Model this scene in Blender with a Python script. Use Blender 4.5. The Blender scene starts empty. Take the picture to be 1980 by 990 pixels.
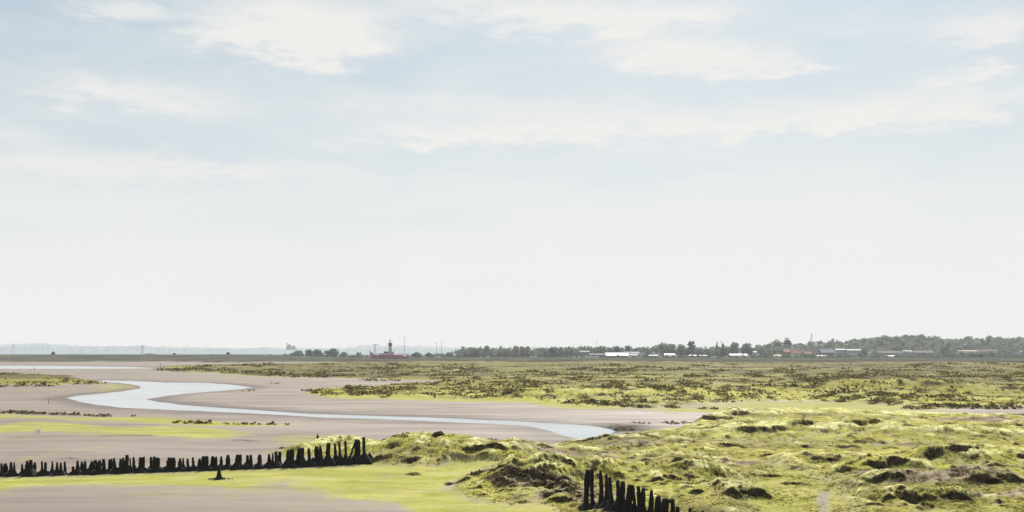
import bpy, math, random
import numpy as np
from mathutils import Vector, Matrix

# ------------------------------------------------------------------ frame
F, CX, HY, H = 1902.0, 990.0, 683.0, 5.0      # focal (photo px), centre column, horizon row, eye height in m
random.seed(7)
rng = np.random.default_rng(11)
C = bpy.context.scene.collection
sc = bpy.context.scene

def gx(px, Y): return (px - CX) / F * Y
def gz(py, Y): return H - (py - HY) / F * Y
def flat(px, py):                              # photo position -> ground plan at z = 0
    Y = H * F / (py - HY)
    return gx(px, Y), Y
def sstep(a, b, x):
    t = np.clip((x - a) / (b - a), 0, 1)
    return t * t * (3 - 2 * t)

# ------------------------------------------------------------------ noise
_perm = np.random.default_rng(5).permutation(4096).astype(np.int64)
_perm = np.concatenate([_perm, _perm])
_ang = np.random.default_rng(6).random(4096) * 2 * np.pi
_gxv, _gyv = np.cos(_ang), np.sin(_ang)
def pnoise(x, y):
    xi = np.floor(x).astype(np.int64); yi = np.floor(y).astype(np.int64)
    fx, fy = x - xi, y - yi
    u = fx * fx * fx * (fx * (fx * 6 - 15) + 10); v = fy * fy * fy * (fy * (fy * 6 - 15) + 10)
    def g(i, j, dx, dy):
        h = _perm[(_perm[i & 4095] + j) & 4095]
        return _gxv[h] * dx + _gyv[h] * dy
    a = g(xi, yi, fx, fy); b = g(xi + 1, yi, fx - 1, fy)
    c = g(xi, yi + 1, fx, fy - 1); d = g(xi + 1, yi + 1, fx - 1, fy - 1)
    return ((a + (b - a) * u) * (1 - v) + (c + (d - c) * u) * v) * 1.5
def fbm(x, y, wl, octs=4, gain=0.5, ox=0.0):
    s = np.zeros_like(x); a = 1.0; f = 1.0 / wl; t = 0
    for k in range(octs):
        s += a * pnoise(x * f + 17.3 * k + ox, y * f - 9.1 * k + ox * 0.7); t += a
        a *= gain; f *= 2.03
    return s / t * 1.4

# ------------------------------------------------------------------ mesh helpers
def link(o, parent=None):
    C.objects.link(o)
    if parent is not None: o.parent = parent
    return o
def np_mesh(name, verts, faces, mat=None, parent=None, smooth=False, attrs=None, loc=None):
    me = bpy.data.meshes.new(name)
    verts = np.asarray(verts, dtype=np.float32); faces = np.asarray(faces, dtype=np.int32)
    k = faces.shape[1]
    me.vertices.add(len(verts)); me.vertices.foreach_set('co', verts.ravel())
    me.loops.add(faces.size); me.loops.foreach_set('vertex_index', faces.ravel())
    me.polygons.add(len(faces)); me.polygons.foreach_set('loop_start', np.arange(0, faces.size, k, dtype=np.int32))
    me.update(calc_edges=True)
    me.polygons.foreach_set('use_smooth', np.full(len(faces), smooth, dtype=bool))
    for an, av in (attrs or {}).items():
        at_ = me.attributes.new(an, 'FLOAT', 'POINT'); at_.data.foreach_set('value', np.asarray(av, dtype=np.float32))
    if mat: me.materials.append(mat)
    o = bpy.data.objects.new(name, me)
    if loc is not None: o.location = loc
    return link(o, parent)

class MB:
    """collects boxes, rings and prisms for one mesh"""
    def __init__(s): s.v = []; s.f = []
    def add(s, vs, fs):
        n = len(s.v); s.v += [tuple(v) for v in vs]; s.f += [tuple(i + n for i in f) for f in fs]; return s
    def box(s, x0, x1, y0, y1, z0, z1):
        return s.add([(x0,y0,z0),(x1,y0,z0),(x1,y1,z0),(x0,y1,z0),(x0,y0,z1),(x1,y0,z1),(x1,y1,z1),(x0,y1,z1)],
              [(0,3,2,1),(4,5,6,7),(0,1,5,4),(1,2,6,5),(2,3,7,6),(3,0,4,7)])
    def rings(s, rs, cap=True):
        n = len(rs[0]); vs = [p for r in rs for p in r]; fs = []
        for i in range(len(rs) - 1):
            for j in range(n):
                a = i * n + j; b = i * n + (j + 1) % n
                fs.append((a, b, b + n, a + n))
        if cap:
            fs.append(tuple(range(n - 1, -1, -1))); fs.append(tuple((len(rs) - 1) * n + j for j in range(n)))
        return s.add(vs, fs)
    def tube(s, p0, p1, r0, r1, n=6, cap=True):
        p0, p1 = Vector(p0), Vector(p1); d = (p1 - p0).normalized()
        a = d.orthogonal().normalized(); b = d.cross(a)
        rs = [[p + r * (math.cos(t) * a + math.sin(t) * b) for t in (2 * math.pi * k / n for k in range(n))] for p, r in ((p0, r0), (p1, r1))]
        return s.rings(rs, cap)
    def gable(s, x0, x1, y0, y1, z0, z1, along='x'):
        if along == 'x':
            m = (y0 + y1) / 2
            return s.add([(x0,y0,z0),(x1,y0,z0),(x1,y1,z0),(x0,y1,z0),(x0,m,z1),(x1,m,z1)],
                  [(0,1,5,4),(2,3,4,5),(0,4,3),(1,2,5),(0,3,2,1)])
        m = (x0 + x1) / 2
        return s.add([(x0,y0,z0),(x1,y0,z0),(x1,y1,z0),(x0,y1,z0),(m,y0,z1),(m,y1,z1)],
              [(0,4,5,3),(1,2,5,4),(0,1,4),(2,3,5),(0,3,2,1)])
    def build(s, name, mat, parent=None, smooth=False):
        me = bpy.data.meshes.new(name); me.from_pydata(s.v, [], s.f); me.update()
        if smooth: me.polygons.foreach_set('use_smooth', [True] * len(me.polygons))
        me.materials.append(mat)
        return link(bpy.data.objects.new(name, me), parent)
def tag(o, label=None, cat=None, group=None, kind=None):
    if label: o['label'] = label
    if cat: o['category'] = cat
    if group: o['group'] = group
    if kind: o['kind'] = kind
    return o
def empty(name, loc, label, cat, group=None, rz=0.0):
    o = bpy.data.objects.new(name, None); o.location = loc; o.rotation_euler = (0, 0, rz)
    o.empty_display_size = 0.3
    return tag(link(o), label, cat, group)

# ------------------------------------------------------------------ materials
class NT:
    def __init__(s, mat_or_world):
        mat_or_world.use_nodes = True
        s.t = mat_or_world.node_tree; s.t.nodes.clear()
    def n(s, typ, **kw):
        nd = s.t.nodes.new(typ)
        for k, v in kw.items(): setattr(nd, k, v)
        return nd
    def l(s, a, b): s.t.links.new(a, b)
    def val(s, sock, v):
        if hasattr(v, 'is_linked'): s.l(v, sock)
        else: sock.default_value = v
    def math(s, op, a, b=0.0, c=0.0, clamp=False):
        nd = s.n('ShaderNodeMath', operation=op, use_clamp=clamp)
        s.val(nd.inputs[0], a); s.val(nd.inputs[1], b); s.val(nd.inputs[2], c)
        return nd.outputs[0]
    def mix(s, f, a, b, blend='MIX'):
        nd = s.n('ShaderNodeMix', data_type='RGBA', blend_type=blend)
        s.val(nd.inputs[0], f)
        for i, v in ((6, a), (7, b)):
            s.val(nd.inputs[i], v if hasattr(v, 'is_linked') else (*v, 1.0))
        return nd.outputs[2]
    def ramp(s, f, stops):
        nd = s.n('ShaderNodeValToRGB'); e = nd.color_ramp.elements
        while len(e) < len(stops): e.new(0.5)
        for el, (p, c) in zip(e, stops):
            el.position = p; el.color = (*c, 1) if hasattr(c, '__len__') else (c, c, c, 1)
        s.l(f, nd.inputs[0]); return nd.outputs[0]
    def noise(s, vec, scale, detail=4, rough=0.55, dist=0.0):
        nd = s.n('ShaderNodeTexNoise'); s.l(vec, nd.inputs['Vector'])
        nd.inputs['Scale'].default_value = scale; nd.inputs['Detail'].default_value = detail
        nd.inputs['Roughness'].default_value = rough; nd.inputs['Distortion'].default_value = dist
        return nd.outputs['Fac']
    def mapping(s, vec, scale=(1,1,1), rot=(0,0,0)):
        nd = s.n('ShaderNodeMapping'); s.l(vec, nd.inputs['Vector'])
        nd.inputs['Scale'].default_value = scale; nd.inputs['Rotation'].default_value = rot
        return nd.outputs[0]
    def attr(s, name):
        return s.n('ShaderNodeAttribute', attribute_name=name).outputs['Fac']
    def pos(s): return s.n('ShaderNodeNewGeometry').outputs['Position']
    def out(s, sh, bump=None):
        o = s.n('ShaderNodeOutputMaterial'); s.l(sh, o.inputs['Surface'])

def simple_mat(name, col, rough=0.8, var=0.25, scale=0.8, transl=0.0, metal=0.0, stretch=(1,1,1)):
    m = bpy.data.materials.new(name); t = NT(m)
    p = t.mapping(t.pos(), stretch)
    f = t.noise(p, scale, 4)
    c = t.mix(t.math('MULTIPLY_ADD', f, 2.0, -0.5, clamp=True), tuple(x * (1 - var) for x in col), tuple(min(1, x * (1 + var)) for x in col))
    b = t.n('ShaderNodeBsdfPrincipled'); t.l(c, b.inputs['Base Color'])
    b.inputs['Roughness'].default_value = rough; b.inputs['Metallic'].default_value = metal
    sh = b.outputs[0]
    if transl:
        tr = t.n('ShaderNodeBsdfTranslucent'); t.l(c, tr.inputs['Color'])
        mx = t.n('ShaderNodeMixShader'); mx.inputs[0].default_value = transl
        t.l(sh, mx.inputs[1]); t.l(tr.outputs[0], mx.inputs[2]); sh = mx.outputs[0]
    t.out(sh)
    return m

def ground_mat():
    m = bpy.data.materials.new('tidal_ground'); t = NT(m)
    P = t.pos()
    algae, marsh, bare, far, wet, sod = (t.attr(a) for a in ('algae', 'marsh', 'bare', 'far', 'wet', 'sod'))
    # mud: pinkish grey silt with faint drainage streaks
    n1 = t.noise(t.mapping(P, (0.35, 1.0, 1.0)), 0.10, 5, 0.6)
    n2 = t.noise(t.mapping(P, (0.10, 0.55, 1.0)), 0.8, 6, 0.66, 0.6)
    mud = t.ramp(n1, [(0.3, (0.25, 0.194, 0.156)), (0.5, (0.30, 0.236, 0.192)), (0.7, (0.345, 0.28, 0.236))])
    mud = t.mix(t.math('MULTIPLY', t.ramp(n2, [(0.50, 0.0), (0.68, 1.0)]), 0.6), mud, (0.165, 0.132, 0.112))
    mud = t.mix(t.math('MULTIPLY', wet, 0.85), mud, (0.135, 0.10, 0.083))
    # green algae film
    a1 = t.noise(t.mapping(P, (0.5, 1.4, 1)), 0.55, 6, 0.65, 0.6)
    a2 = t.noise(t.mapping(P, (1.0, 2.4, 1), (0, 0, 0.25)), 4.0, 4, 0.7)
    alg = t.ramp(a1, [(0.28, (0.27, 0.275, 0.040)), (0.45, (0.39, 0.375, 0.075)), (0.60, (0.50, 0.46, 0.14)), (0.78, (0.57, 0.51, 0.24))])
    alg = t.mix(t.math('MULTIPLY', t.ramp(a2, [(0.42, 1.0), (0.56, 0.0)]), 0.35), alg, (0.23, 0.24, 0.05))
    # saltmarsh turf: olive, straw, brown; streaky
    m1 = t.noise(P, 0.45, 6, 0.68, 0.4)
    m2 = t.noise(t.mapping(P, (1.5, 0.75, 2.0), (0, 0, 0.7)), 1.25, 6, 0.70, 1.0)
    m3 = t.noise(P, 0.07, 3, 0.5)
    turf = t.ramp(m2, [(0.28, (0.075, 0.055, 0.028)), (0.39, (0.22, 0.172, 0.052)), (0.48, (0.39, 0.345, 0.062)), (0.57, (0.58, 0.52, 0.12)), (0.67, (0.92, 0.85, 0.42))])
    turf2 = t.ramp(m1, [(0.28, (0.15, 0.11, 0.06)), (0.40, (0.30, 0.265, 0.05)), (0.52, (0.45, 0.44, 0.05)), (0.68, (0.74, 0.67, 0.21))])
    turf = t.mix(t.ramp(m3, [(0.35, 0.30), (0.65, 0.75)]), turf, turf2)
    m4 = t.noise(t.mapping(P, (0.30, 1.0, 1.0)), 0.16, 6, 0.68, 0.5)
    m5 = t.noise(t.mapping(P, (0.22, 1.0, 1.0)), 0.05, 5, 0.7, 0.3)
    turf = t.mix(t.math('MULTIPLY', t.ramp(m4, [(0.49, 0.0), (0.62, 1.0)]), 0.62), turf, (0.155, 0.118, 0.052))
    turf = t.mix(t.math('MULTIPLY', t.ramp(m4, [(0.30, 1.0), (0.46, 0.0)]), 0.6), turf, (0.52, 0.51, 0.09))
    turf = t.mix(t.math('MULTIPLY', t.ramp(m5, [(0.48, 0.0), (0.62, 1.0)]), 0.62), turf, (0.19, 0.15, 0.062))
    sn = t.noise(P, 2.2, 5, 0.7, 0.4)
    dist = t.attr('outer')
    fm = t.ramp(t.noise(t.mapping(P, (0.16, 0.6, 1.0)), 0.065, 8, 0.74, 0.5), [(0.36, (0.055, 0.040, 0.028)), (0.46, (0.120, 0.098, 0.048)), (0.54, (0.215, 0.19, 0.066)), (0.66, (0.40, 0.37, 0.13))])
    turf = t.mix(t.math('MULTIPLY', dist, 0.88), turf, fm)
    turf = t.mix(sod, turf, t.ramp(sn, [(0.33, (0.15, 0.11, 0.085)), (0.5, (0.33, 0.245, 0.17)), (0.66, (0.50, 0.42, 0.25))]))
    ap = t.noise(t.mapping(P, (0.55, 1.0, 1.0)), 1.1, 6, 0.68, 0.5)
    acov = t.math('MULTIPLY', algae, t.ramp(t.math('ADD', ap, t.math('MULTIPLY', algae, 0.22)), [(0.44, 0.12), (0.60, 1.0)]))
    col = t.mix(acov, mud, alg)
    col = t.mix(marsh, col, turf)
    col = t.mix(t.math('MULTIPLY', t.attr('crest'), t.ramp(t.noise(P, 1.7, 5, 0.7), [(0.34, 0.05), (0.58, 0.95)])), col, (0.90, 0.83, 0.40))  # pale straw on the crests: highlights put into the colour
    fn = t.noise(t.mapping(P, (1, 0.25, 1)), 0.05, 5, 0.65)
    fcol = t.ramp(fn, [(0.35, (0.065, 0.060, 0.055)), (0.5, (0.105, 0.108, 0.078)), (0.68, (0.165, 0.160, 0.110))])
    col = t.mix(far, col, fcol)
    bn = t.noise(P, 3.0, 4, 0.7)
    col = t.mix(bare, col, t.ramp(bn, [(0.35, (0.028, 0.019, 0.015)), (0.52, (0.075, 0.055, 0.038)), (0.68, (0.17, 0.15, 0.055))]))  # exposed mud, near black so steep faces hold their shade in the colour
    b = t.n('ShaderNodeBsdfPrincipled'); t.l(col, b.inputs['Base Color'])
    rm = t.ramp(n2, [(0.36, 0.52), (0.60, 0.80)])
    r = t.mix(t.math('MAXIMUM', marsh, algae), rm, (0.85,) * 3)
    t.l(t.math('SUBTRACT', r, t.math('MULTIPLY', wet, 0.08)), b.inputs['Roughness'])
    t.l(t.math('MULTIPLY', t.math('SUBTRACT', 1.0, t.math('MAXIMUM', far, bare)), t.math('MULTIPLY_ADD', t.math('MAXIMUM', marsh, algae), -0.14, 0.20)), b.inputs['Specular IOR Level'])
    bp = t.n('ShaderNodeBump'); bp.inputs['Strength'].default_value = 0.6; bp.inputs['Distance'].default_value = 0.10
    hb = t.math('ADD', t.math('MULTIPLY', t.noise(P, 5.0, 5, 0.7), t.math('MULTIPLY_ADD', marsh, 1.0, 0.12)), t.math('MULTIPLY', m2, t.math('MULTIPLY', marsh, 1.2)))
    t.l(hb, bp.inputs['Height']); t.l(bp.outputs[0], b.inputs['Normal'])
    t.out(b.outputs[0])
    return m

def blades_mat():
    m = bpy.data.materials.new('marsh_plants'); t = NT(m)
    v = t.attr('tint')
    n = t.noise(t.pos(), 0.35, 3)
    v = t.math('ADD', v, t.math('MULTIPLY_ADD', n, 0.5, -0.25), clamp=True)
    c = t.ramp(v, [(0.0, (0.030, 0.025, 0.016)), (0.32, (0.095, 0.080, 0.036)), (0.55, (0.24, 0.215, 0.07)), (0.78, (0.42, 0.39, 0.10)), (1.0, (0.70, 0.62, 0.34))])
    d = t.n('ShaderNodeBsdfDiffuse'); t.l(c, d.inputs['Color'])
    tr = t.n('ShaderNodeBsdfTranslucent'); t.l(c, tr.inputs['Color'])
    mx = t.n('ShaderNodeMixShader'); mx.inputs[0].default_value = 0.45
    t.l(d.outputs[0], mx.inputs[1]); t.l(tr.outputs[0], mx.inputs[2]); t.out(mx.outputs[0])
    return m

def leaf_mat(name, lo, hi):
    m = bpy.data.materials.new(name); t = NT(m)
    n = t.noise(t.pos(), 0.45, 4, 0.65)
    c = t.ramp(n, [(0.32, lo), (0.68, hi)])
    d = t.n('ShaderNodeBsdfDiffuse'); t.l(c, d.inputs['Color'])
    tr = t.n('ShaderNodeBsdfTranslucent'); t.l(c, tr.inputs['Color'])
    mx = t.n('ShaderNodeMixShader'); mx.inputs[0].default_value = 0.3
    t.l(d.outputs[0], mx.inputs[1]); t.l(tr.outputs[0], mx.inputs[2]); t.out(mx.outputs[0])
    return m

def water_mat():
    m = bpy.data.materials.new('creek_water'); t = NT(m)
    P = t.pos()
    b = t.n('ShaderNodeBsdfPrincipled')
    b.inputs['Base Color'].default_value = (0.36, 0.43, 0.46, 1)
    t.l(t.ramp(t.noise(t.mapping(P, (0.15, 0.35, 1)), 0.35, 5, 0.6, 0.5), [(0.35, (0.17, 0.225, 0.255)), (0.65, (0.36, 0.42, 0.45))]), b.inputs['Base Color'])
    b.inputs['Roughness'].default_value = 0.08; b.inputs['IOR'].default_value = 1.33
    bp = t.n('ShaderNodeBump'); bp.inputs['Strength'].default_value = 0.16; bp.inputs['Distance'].default_value = 0.06
    t.l(t.noise(t.mapping(P, (1.0, 2.0, 1)), 1.6, 3, 0.5), bp.inputs['Height']); t.l(bp.outputs[0], b.inputs['Normal'])
    t.out(b.outputs[0])
    return m

M = {}
M['ground'] = ground_mat(); M['blades'] = blades_mat(); M['water'] = water_mat()
M['wood'] = simple_mat('weathered_black_timber', (0.0075, 0.0055, 0.005), 0.95, 0.5, 9.0, stretch=(1, 1, 0.2))
M['weed'] = simple_mat('black_seaweed', (0.006, 0.0055, 0.004), 0.9, 0.6, 6.0)
M['clod'] = simple_mat('dark_peat_clod', (0.06, 0.045, 0.035), 0.9, 0.6, 2.5)
M['leaf_a'] = leaf_mat('foliage_mid', (0.19, 0.235, 0.185), (0.32, 0.37, 0.27))  # foliage tones lightened and blued: distance haze put into the colour
M['leaf_b'] = leaf_mat('foliage_dark', (0.115, 0.16, 0.155), (0.21, 0.26, 0.23))
M['leaf_c'] = leaf_mat('foliage_pale', (0.30, 0.32, 0.265), (0.42, 0.43, 0.345))
M['bark'] = simple_mat('bark', (0.075, 0.062, 0.050), 0.9, 0.3, 2.0)
M['hill'] = simple_mat('hazed_far_hills', (0.235, 0.285, 0.315), 0.95, 0.12, 0.006)  # pale blue is aerial haze mixed into the base colour
M['white'] = simple_mat('white_painted_wall', (0.56, 0.56, 0.55), 0.7, 0.08, 0.5)
M['cream'] = simple_mat('cream_wall', (0.62, 0.55, 0.42), 0.7, 0.12, 0.4)
M['grey'] = simple_mat('grey_cladding', (0.21, 0.22, 0.25), 0.6, 0.2, 0.4)
M['bluegrey'] = simple_mat('bluish_slate', (0.15, 0.17, 0.21), 0.7, 0.2, 0.6)
M['brick'] = simple_mat('brown_brick', (0.20, 0.13, 0.10), 0.85, 0.2, 1.0)
M['redroof'] = simple_mat('red_roof_tiles', (0.40, 0.215, 0.185), 0.8, 0.2, 0.7)
M['brownroof'] = simple_mat('brown_roof_tiles', (0.21, 0.155, 0.135), 0.85, 0.2, 0.7)
M['tin'] = simple_mat('pale_metal_roof', (0.72, 0.72, 0.73), 0.6, 0.06, 0.3)
M['glass'] = simple_mat('dark_window_glass', (0.05, 0.06, 0.07), 0.15, 0.2, 0.5)
M['hullred'] = simple_mat('hazed_red_hull_paint', (0.42, 0.17, 0.23), 0.8, 0.25, 0.25)  # red paled to put the haze over the hull into its colour
M['hulldark'] = simple_mat('dark_rubbing_paint', (0.075, 0.035, 0.045), 0.6, 0.2, 0.3)
M['darkred'] = simple_mat('dark_lantern_paint', (0.20, 0.045, 0.065), 0.6, 0.2, 0.5)
M['steel'] = simple_mat('grey_steel', (0.13, 0.13, 0.14), 0.5, 0.15, 0.5)
M['palesteel'] = simple_mat('pale_steel', (0.45, 0.45, 0.46), 0.5, 0.12, 0.5)
M['hullwhite'] = simple_mat('white_boat_hull', (0.78, 0.78, 0.78), 0.35, 0.06, 0.5)
M['hullblue'] = simple_mat('blue_boat_hull', (0.06, 0.09, 0.20), 0.4, 0.1, 0.5)
M['awning'] = simple_mat('pale_awning_cloth', (0.85, 0.78, 0.77), 0.8, 0.05, 0.5)
M['feather'] = simple_mat('white_feathers', (0.92, 0.91, 0.87), 0.8, 0.02, 8.0, transl=0.35)
M['beak'] = simple_mat('dark_beak', (0.05, 0.045, 0.035), 0.6, 0.1, 5.0)

# ------------------------------------------------------------------ ground plan (outlines read off the photo, laid on the ground)
def poly(pts): return np.array([flat(*p) for p in pts])
def sdist(pl, X, Y):
    """signed distance in metres to a plan outline, positive inside"""
    d2 = np.full(X.shape, 1e18); ins = np.zeros(X.shape, bool)
    n = len(pl)
    for i in range(n):
        ax, ay = pl[i]; bx, by = pl[(i + 1) % n]
        ex, ey = bx - ax, by - ay; L = ex * ex + ey * ey + 1e-12
        wx, wy = X - ax, Y - ay
        tt = np.clip((wx * ex + wy * ey) / L, 0, 1)
        dx, dy = wx - tt * ex, wy - tt * ey
        d2 = np.minimum(d2, dx * dx + dy * dy)
        c = (ay > Y) != (by > Y)
        if ey != 0:
            ins ^= c & (X < ax + (Y - ay) / ey * ex)
    d = np.sqrt(d2)
    return np.where(ins, d, -d)

CREEK = poly([(150,737),(204,734.5),(255,735),(320,738),(400,739),(450,742.5),(492,748),(460,752),(420,755.5),(380,758),(340,762),(305,766.5),(284,770.5),
  (310,775),(350,780),(400,784),(500,791),(600,797),(750,802),(900,807),(1000,812),(1060,815),(1110,817.5),(1155,820.5),(1196,829),
  (1185,836),(1160,845),(1115,847),(1090,838),(1060,828),(1020,821.5),(950,817.5),(850,813.5),(760,809),(640,806),(500,798),(400,794),(320,790.5),(240,787),(180,780),
  (140,772.5),(128,768),(150,763),(200,759),(238,755),(268,750),(274,746),(255,742),(225,739)])
RIVER = poly([(-900,705.6),(100,706.4),(240,708.2),(330,711.2),(260,712.6),(100,713),(-900,713)])
MARSH_FAR = poly([(290,713),(320,708.5),(400,706),(560,703.5),(700,699),(2700,698),(2700,792),(1980,791),(1780,791),(1740,786),(1640,780),(1560,777),(1480,776),(1330,785),
  (1240,787.5),(1120,784),(1050,777),(950,773),(860,771.5),(760,770),(640,768.5),(610,760),(592,757),(650,752),(715,748),(790,743),(860,739),(885,736.5),(800,734),(690,731),(600,729),(500,726.5),(420,721),(350,717.5)])
ISLAND = poly([(-700,722),(0,724),(80,726.5),(150,733),(200,741),(190,743.5),(110,743),(105,746),(0,746.5),(-700,747)])
MARSH_NEAR = poly([(716,893),(660,893),(600,884),(540,882),(525,878),(560,870),(600,864),(650,859),(700,857),(735,856),(790,856),(850,857),(905,861),(960,872),(1015,877),(1060,870),(1095,858),(1160,847),(1230,838),(1300,830),(1335,822),(1355,815),(1420,808),(1500,804),(1600,800),
  (1700,799.5),(1800,804),(1860,807),(1980,805),(2700,803),(2700,1400),(1120,1400),(1060,1010),(1000,985),(900,968),(870,948),(868,938),(930,915),(900,900),(860,902),(820,915),(780,912),(735,897)])
ALG_POOL = poly([(725,902),(770,900),(820,906),(870,897),(930,899),(965,905),(925,917),(880,935),(868,945),(905,965),(960,978),(1050,980),(1100,1000),(1100,1400),(900,1400),(790,985),(760,970),(650,962),(690,925),(700,903)])
ALG_FLAT = poly([(1230,790),(1330,786),(1480,777),(1640,780),(1740,786),(1780,793),(1720,798),(1600,800),(1520,800),(1380,798),(1300,796)])
ALG_POSTS = poly([(-500,928),(0,924),(200,918),(390,911),(560,905),(690,898),(720,890),(760,900),(790,960),(770,972),(700,962),(640,960),(590,945),(545,928),(505,938),(470,943),(350,938),(200,939),(60,940),(0,950),(-500,965)])
ALG_S1 = poly([(-500,799),(0,801),(60,803),(160,806.5),(330,806),(400,815),(560,820),(540,823),(380,824.5),(320,820),(250,816),(170,813.5),(60,809),(-500,806)])
ALG_S2 = poly([(-500,826),(0,823),(60,816),(150,819),(220,826),(350,823),(480,833),(475,843),(420,850),(370,849),(280,843),(200,842),(150,836),(90,834),(-500,836)])
ALG_S3 = poly([(520,846),(560,842),(640,843),(700,848),(690,856),(620,858),(590,860),(540,856)])
ALG_LOBE = poly([(610,757),(700,757),(900,760),(1080,776),(1190,787),(1300,791),(1100,790),(1000,779),(850,776),(740,773),(650,771),(622,767)])
ALG_TONGUE = poly([(200,739),(240,740.5),(262,745),(272,749.5),(235,754.5),(195,757),(165,758),(190,752),(205,745)])
ALG_RIM = poly([(330,717),(500,728),(690,732),(640,726),(400,714)])
MUDCH_R = poly([(1480,799),(1560,795),(1700,797.5),(1760,794.5),(1980,796),(2700,796),(2700,801.5),(1980,802),(1850,802.5),(1700,800.5),(1580,802)])

MUD_RILL = poly([(1585,955),(1602,950),(1606,962),(1598,975),(1602,995),(1570,1010),(1588,990),(1580,968)])
NEARFLAT = poly([(1410,935),(1500,905),(1580,925),(1640,950),(1640,1010),(1500,1100),(1420,1010)])

# ------------------------------------------------------------------ terrain grid (polar, finer where the ground is in view)
pc = np.arange(-300, 2290, 1.5)
th_in = np.arctan((pc - CX) / F)
th_out = np.linspace(th_in[-1], 2 * np.pi + th_in[0], 90)[1:-1]
TH = np.concatenate([th_in, th_out]); NC = len(TH)
rows = np.concatenate([np.array([1500, 1400, 1300, 1220, 1150, 1100, 1070, 1045]), np.arange(1030, 800, -0.55), np.arange(800, 716, -0.42), np.arange(716, 700, -0.22), np.arange(700, 689, -0.35)])
RR = H * F / (rows - HY)
RR = np.concatenate([[2.0, 6.0], RR, np.array([1650, 1800, 2000, 2300, 2700, 3300, 4200, 6000, 9000, 14000, 22000.])])
NR = len(RR)
R2, T2 = np.meshgrid(RR, TH, indexing='ij')
X = R2 * np.sin(T2); Y = R2 * np.cos(T2)
Z = np.zeros_like(X)
vis = Y > 8
warp = lambda wl, a, ox: fbm(X, Y, wl, 4, 0.55, ox) * a
dsc = np.clip(Y / 60.0, 0.4, 6.0)             # edges wander more where the scene is seen from far
wob = fbm(X, Y, 3.0, 5, 0.6, 3.0) * 0.9 + fbm(X, Y, 14.0, 3, 0.5, 8.0) * np.clip(Y / 50 - 0.6, 0, 4) * 1.2
wobx = fbm(X, Y, 1.2, 4, 0.6, 12.0) * 0.5

def region(pl, soft, wobble=1.0):
    d = sdist(pl, X, Y) + wob * wobble + wobx * wobble
    return sstep(-soft, soft, d), d

creek_d = sdist(CREEK, X, Y) + fbm(X, Y, 5.0, 3, 0.5, 1.0) * 0.30 + 0.05
river_d = sdist(RIVER, X, Y) + fbm(X, Y, 30.0, 3, 0.5, 1.0) * 3
mfar, mfar_d = region(MARSH_FAR, 0.8, 1.6)
isl, isl_d = region(ISLAND, 0.8, 1.0)
mnear, mnear_d = region(MARSH_NEAR, 0.5, 0.6)
aflat, _ = region(ALG_FLAT, 3.0, 2.0)
apost, apost_d = region(ALG_POSTS, 1.0, 0.8)
apool, _ = region(ALG_POOL, 0.35, 0.4)
mrill, _ = region(MUD_RILL, 0.2, 0.15)
nflat, _ = region(NEARFLAT, 0.8, 0.8)
mudr, _ = region(MUDCH_R, 1.5, 0.8)
algae = np.maximum.reduce([aflat * 0.9, apost, apool] +
    [region(p, s, w)[0] * k for p, s, w, k in ((ALG_S1, 1.2, 0.7, 0.95), (ALG_S2, 1.3, 1.0, 0.95), (ALG_S3, 1.2, 0.8, 0.6), (ALG_LOBE, 1.5, 1.2, 0.95), (ALG_TONGUE, 2.0, 0.8, 0.5), (ALG_RIM, 5.0, 2.0, 0.8))])
# thin film of algae drying in patches on the open mud
patch = sstep(0.25, 0.7, fbm(X, Y / 2.2, 9.0, 5, 0.6, 31.0)) * 0.45
algae = np.maximum(algae * (0.78 + 0.3 * np.clip(fbm(X, Y, 2.0, 4, 0.6, 5.0) + 0.6, 0, 1)), patch * (vis & (Y < 220)))
algae = np.clip(algae, 0, 1)
marsh = np.clip(np.maximum.reduce([mfar, isl, mnear]) * (1 - aflat) * (1 - mudr) * (1 - apool * 0.97), 0, 1)

# heights
Z += fbm(X, Y, 25.0, 3, 0.5, 2.0) * 0.05 + fbm(X, Y, 4.0, 3, 0.5, 4.0) * 0.015
lowd = np.where(marsh > 0.5, 1.0, 0.0)
mbase = marsh * np.clip(np.maximum.reduce([mfar_d, isl_d, mnear_d]) / 3.0, 0, 1)
hum = fbm(X, Y, 7.0, 4, 0.5, 40.0)
Z += mfar * (0.12 + 0.12 * np.clip(mfar_d / 6, 0, 1) + 0.22 * hum) * (1 - aflat) * (1 - mudr)
Z += isl * (0.25 + 0.45 * np.clip(isl_d / 8, 0, 1) + 0.15 * hum)
Z += mnear * (0.05 + 0.10 * np.clip(mnear_d / 2, 0, 1) + 0.10 * hum) * (1 - 0.8 * nflat) * (1 - mudr)

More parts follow.
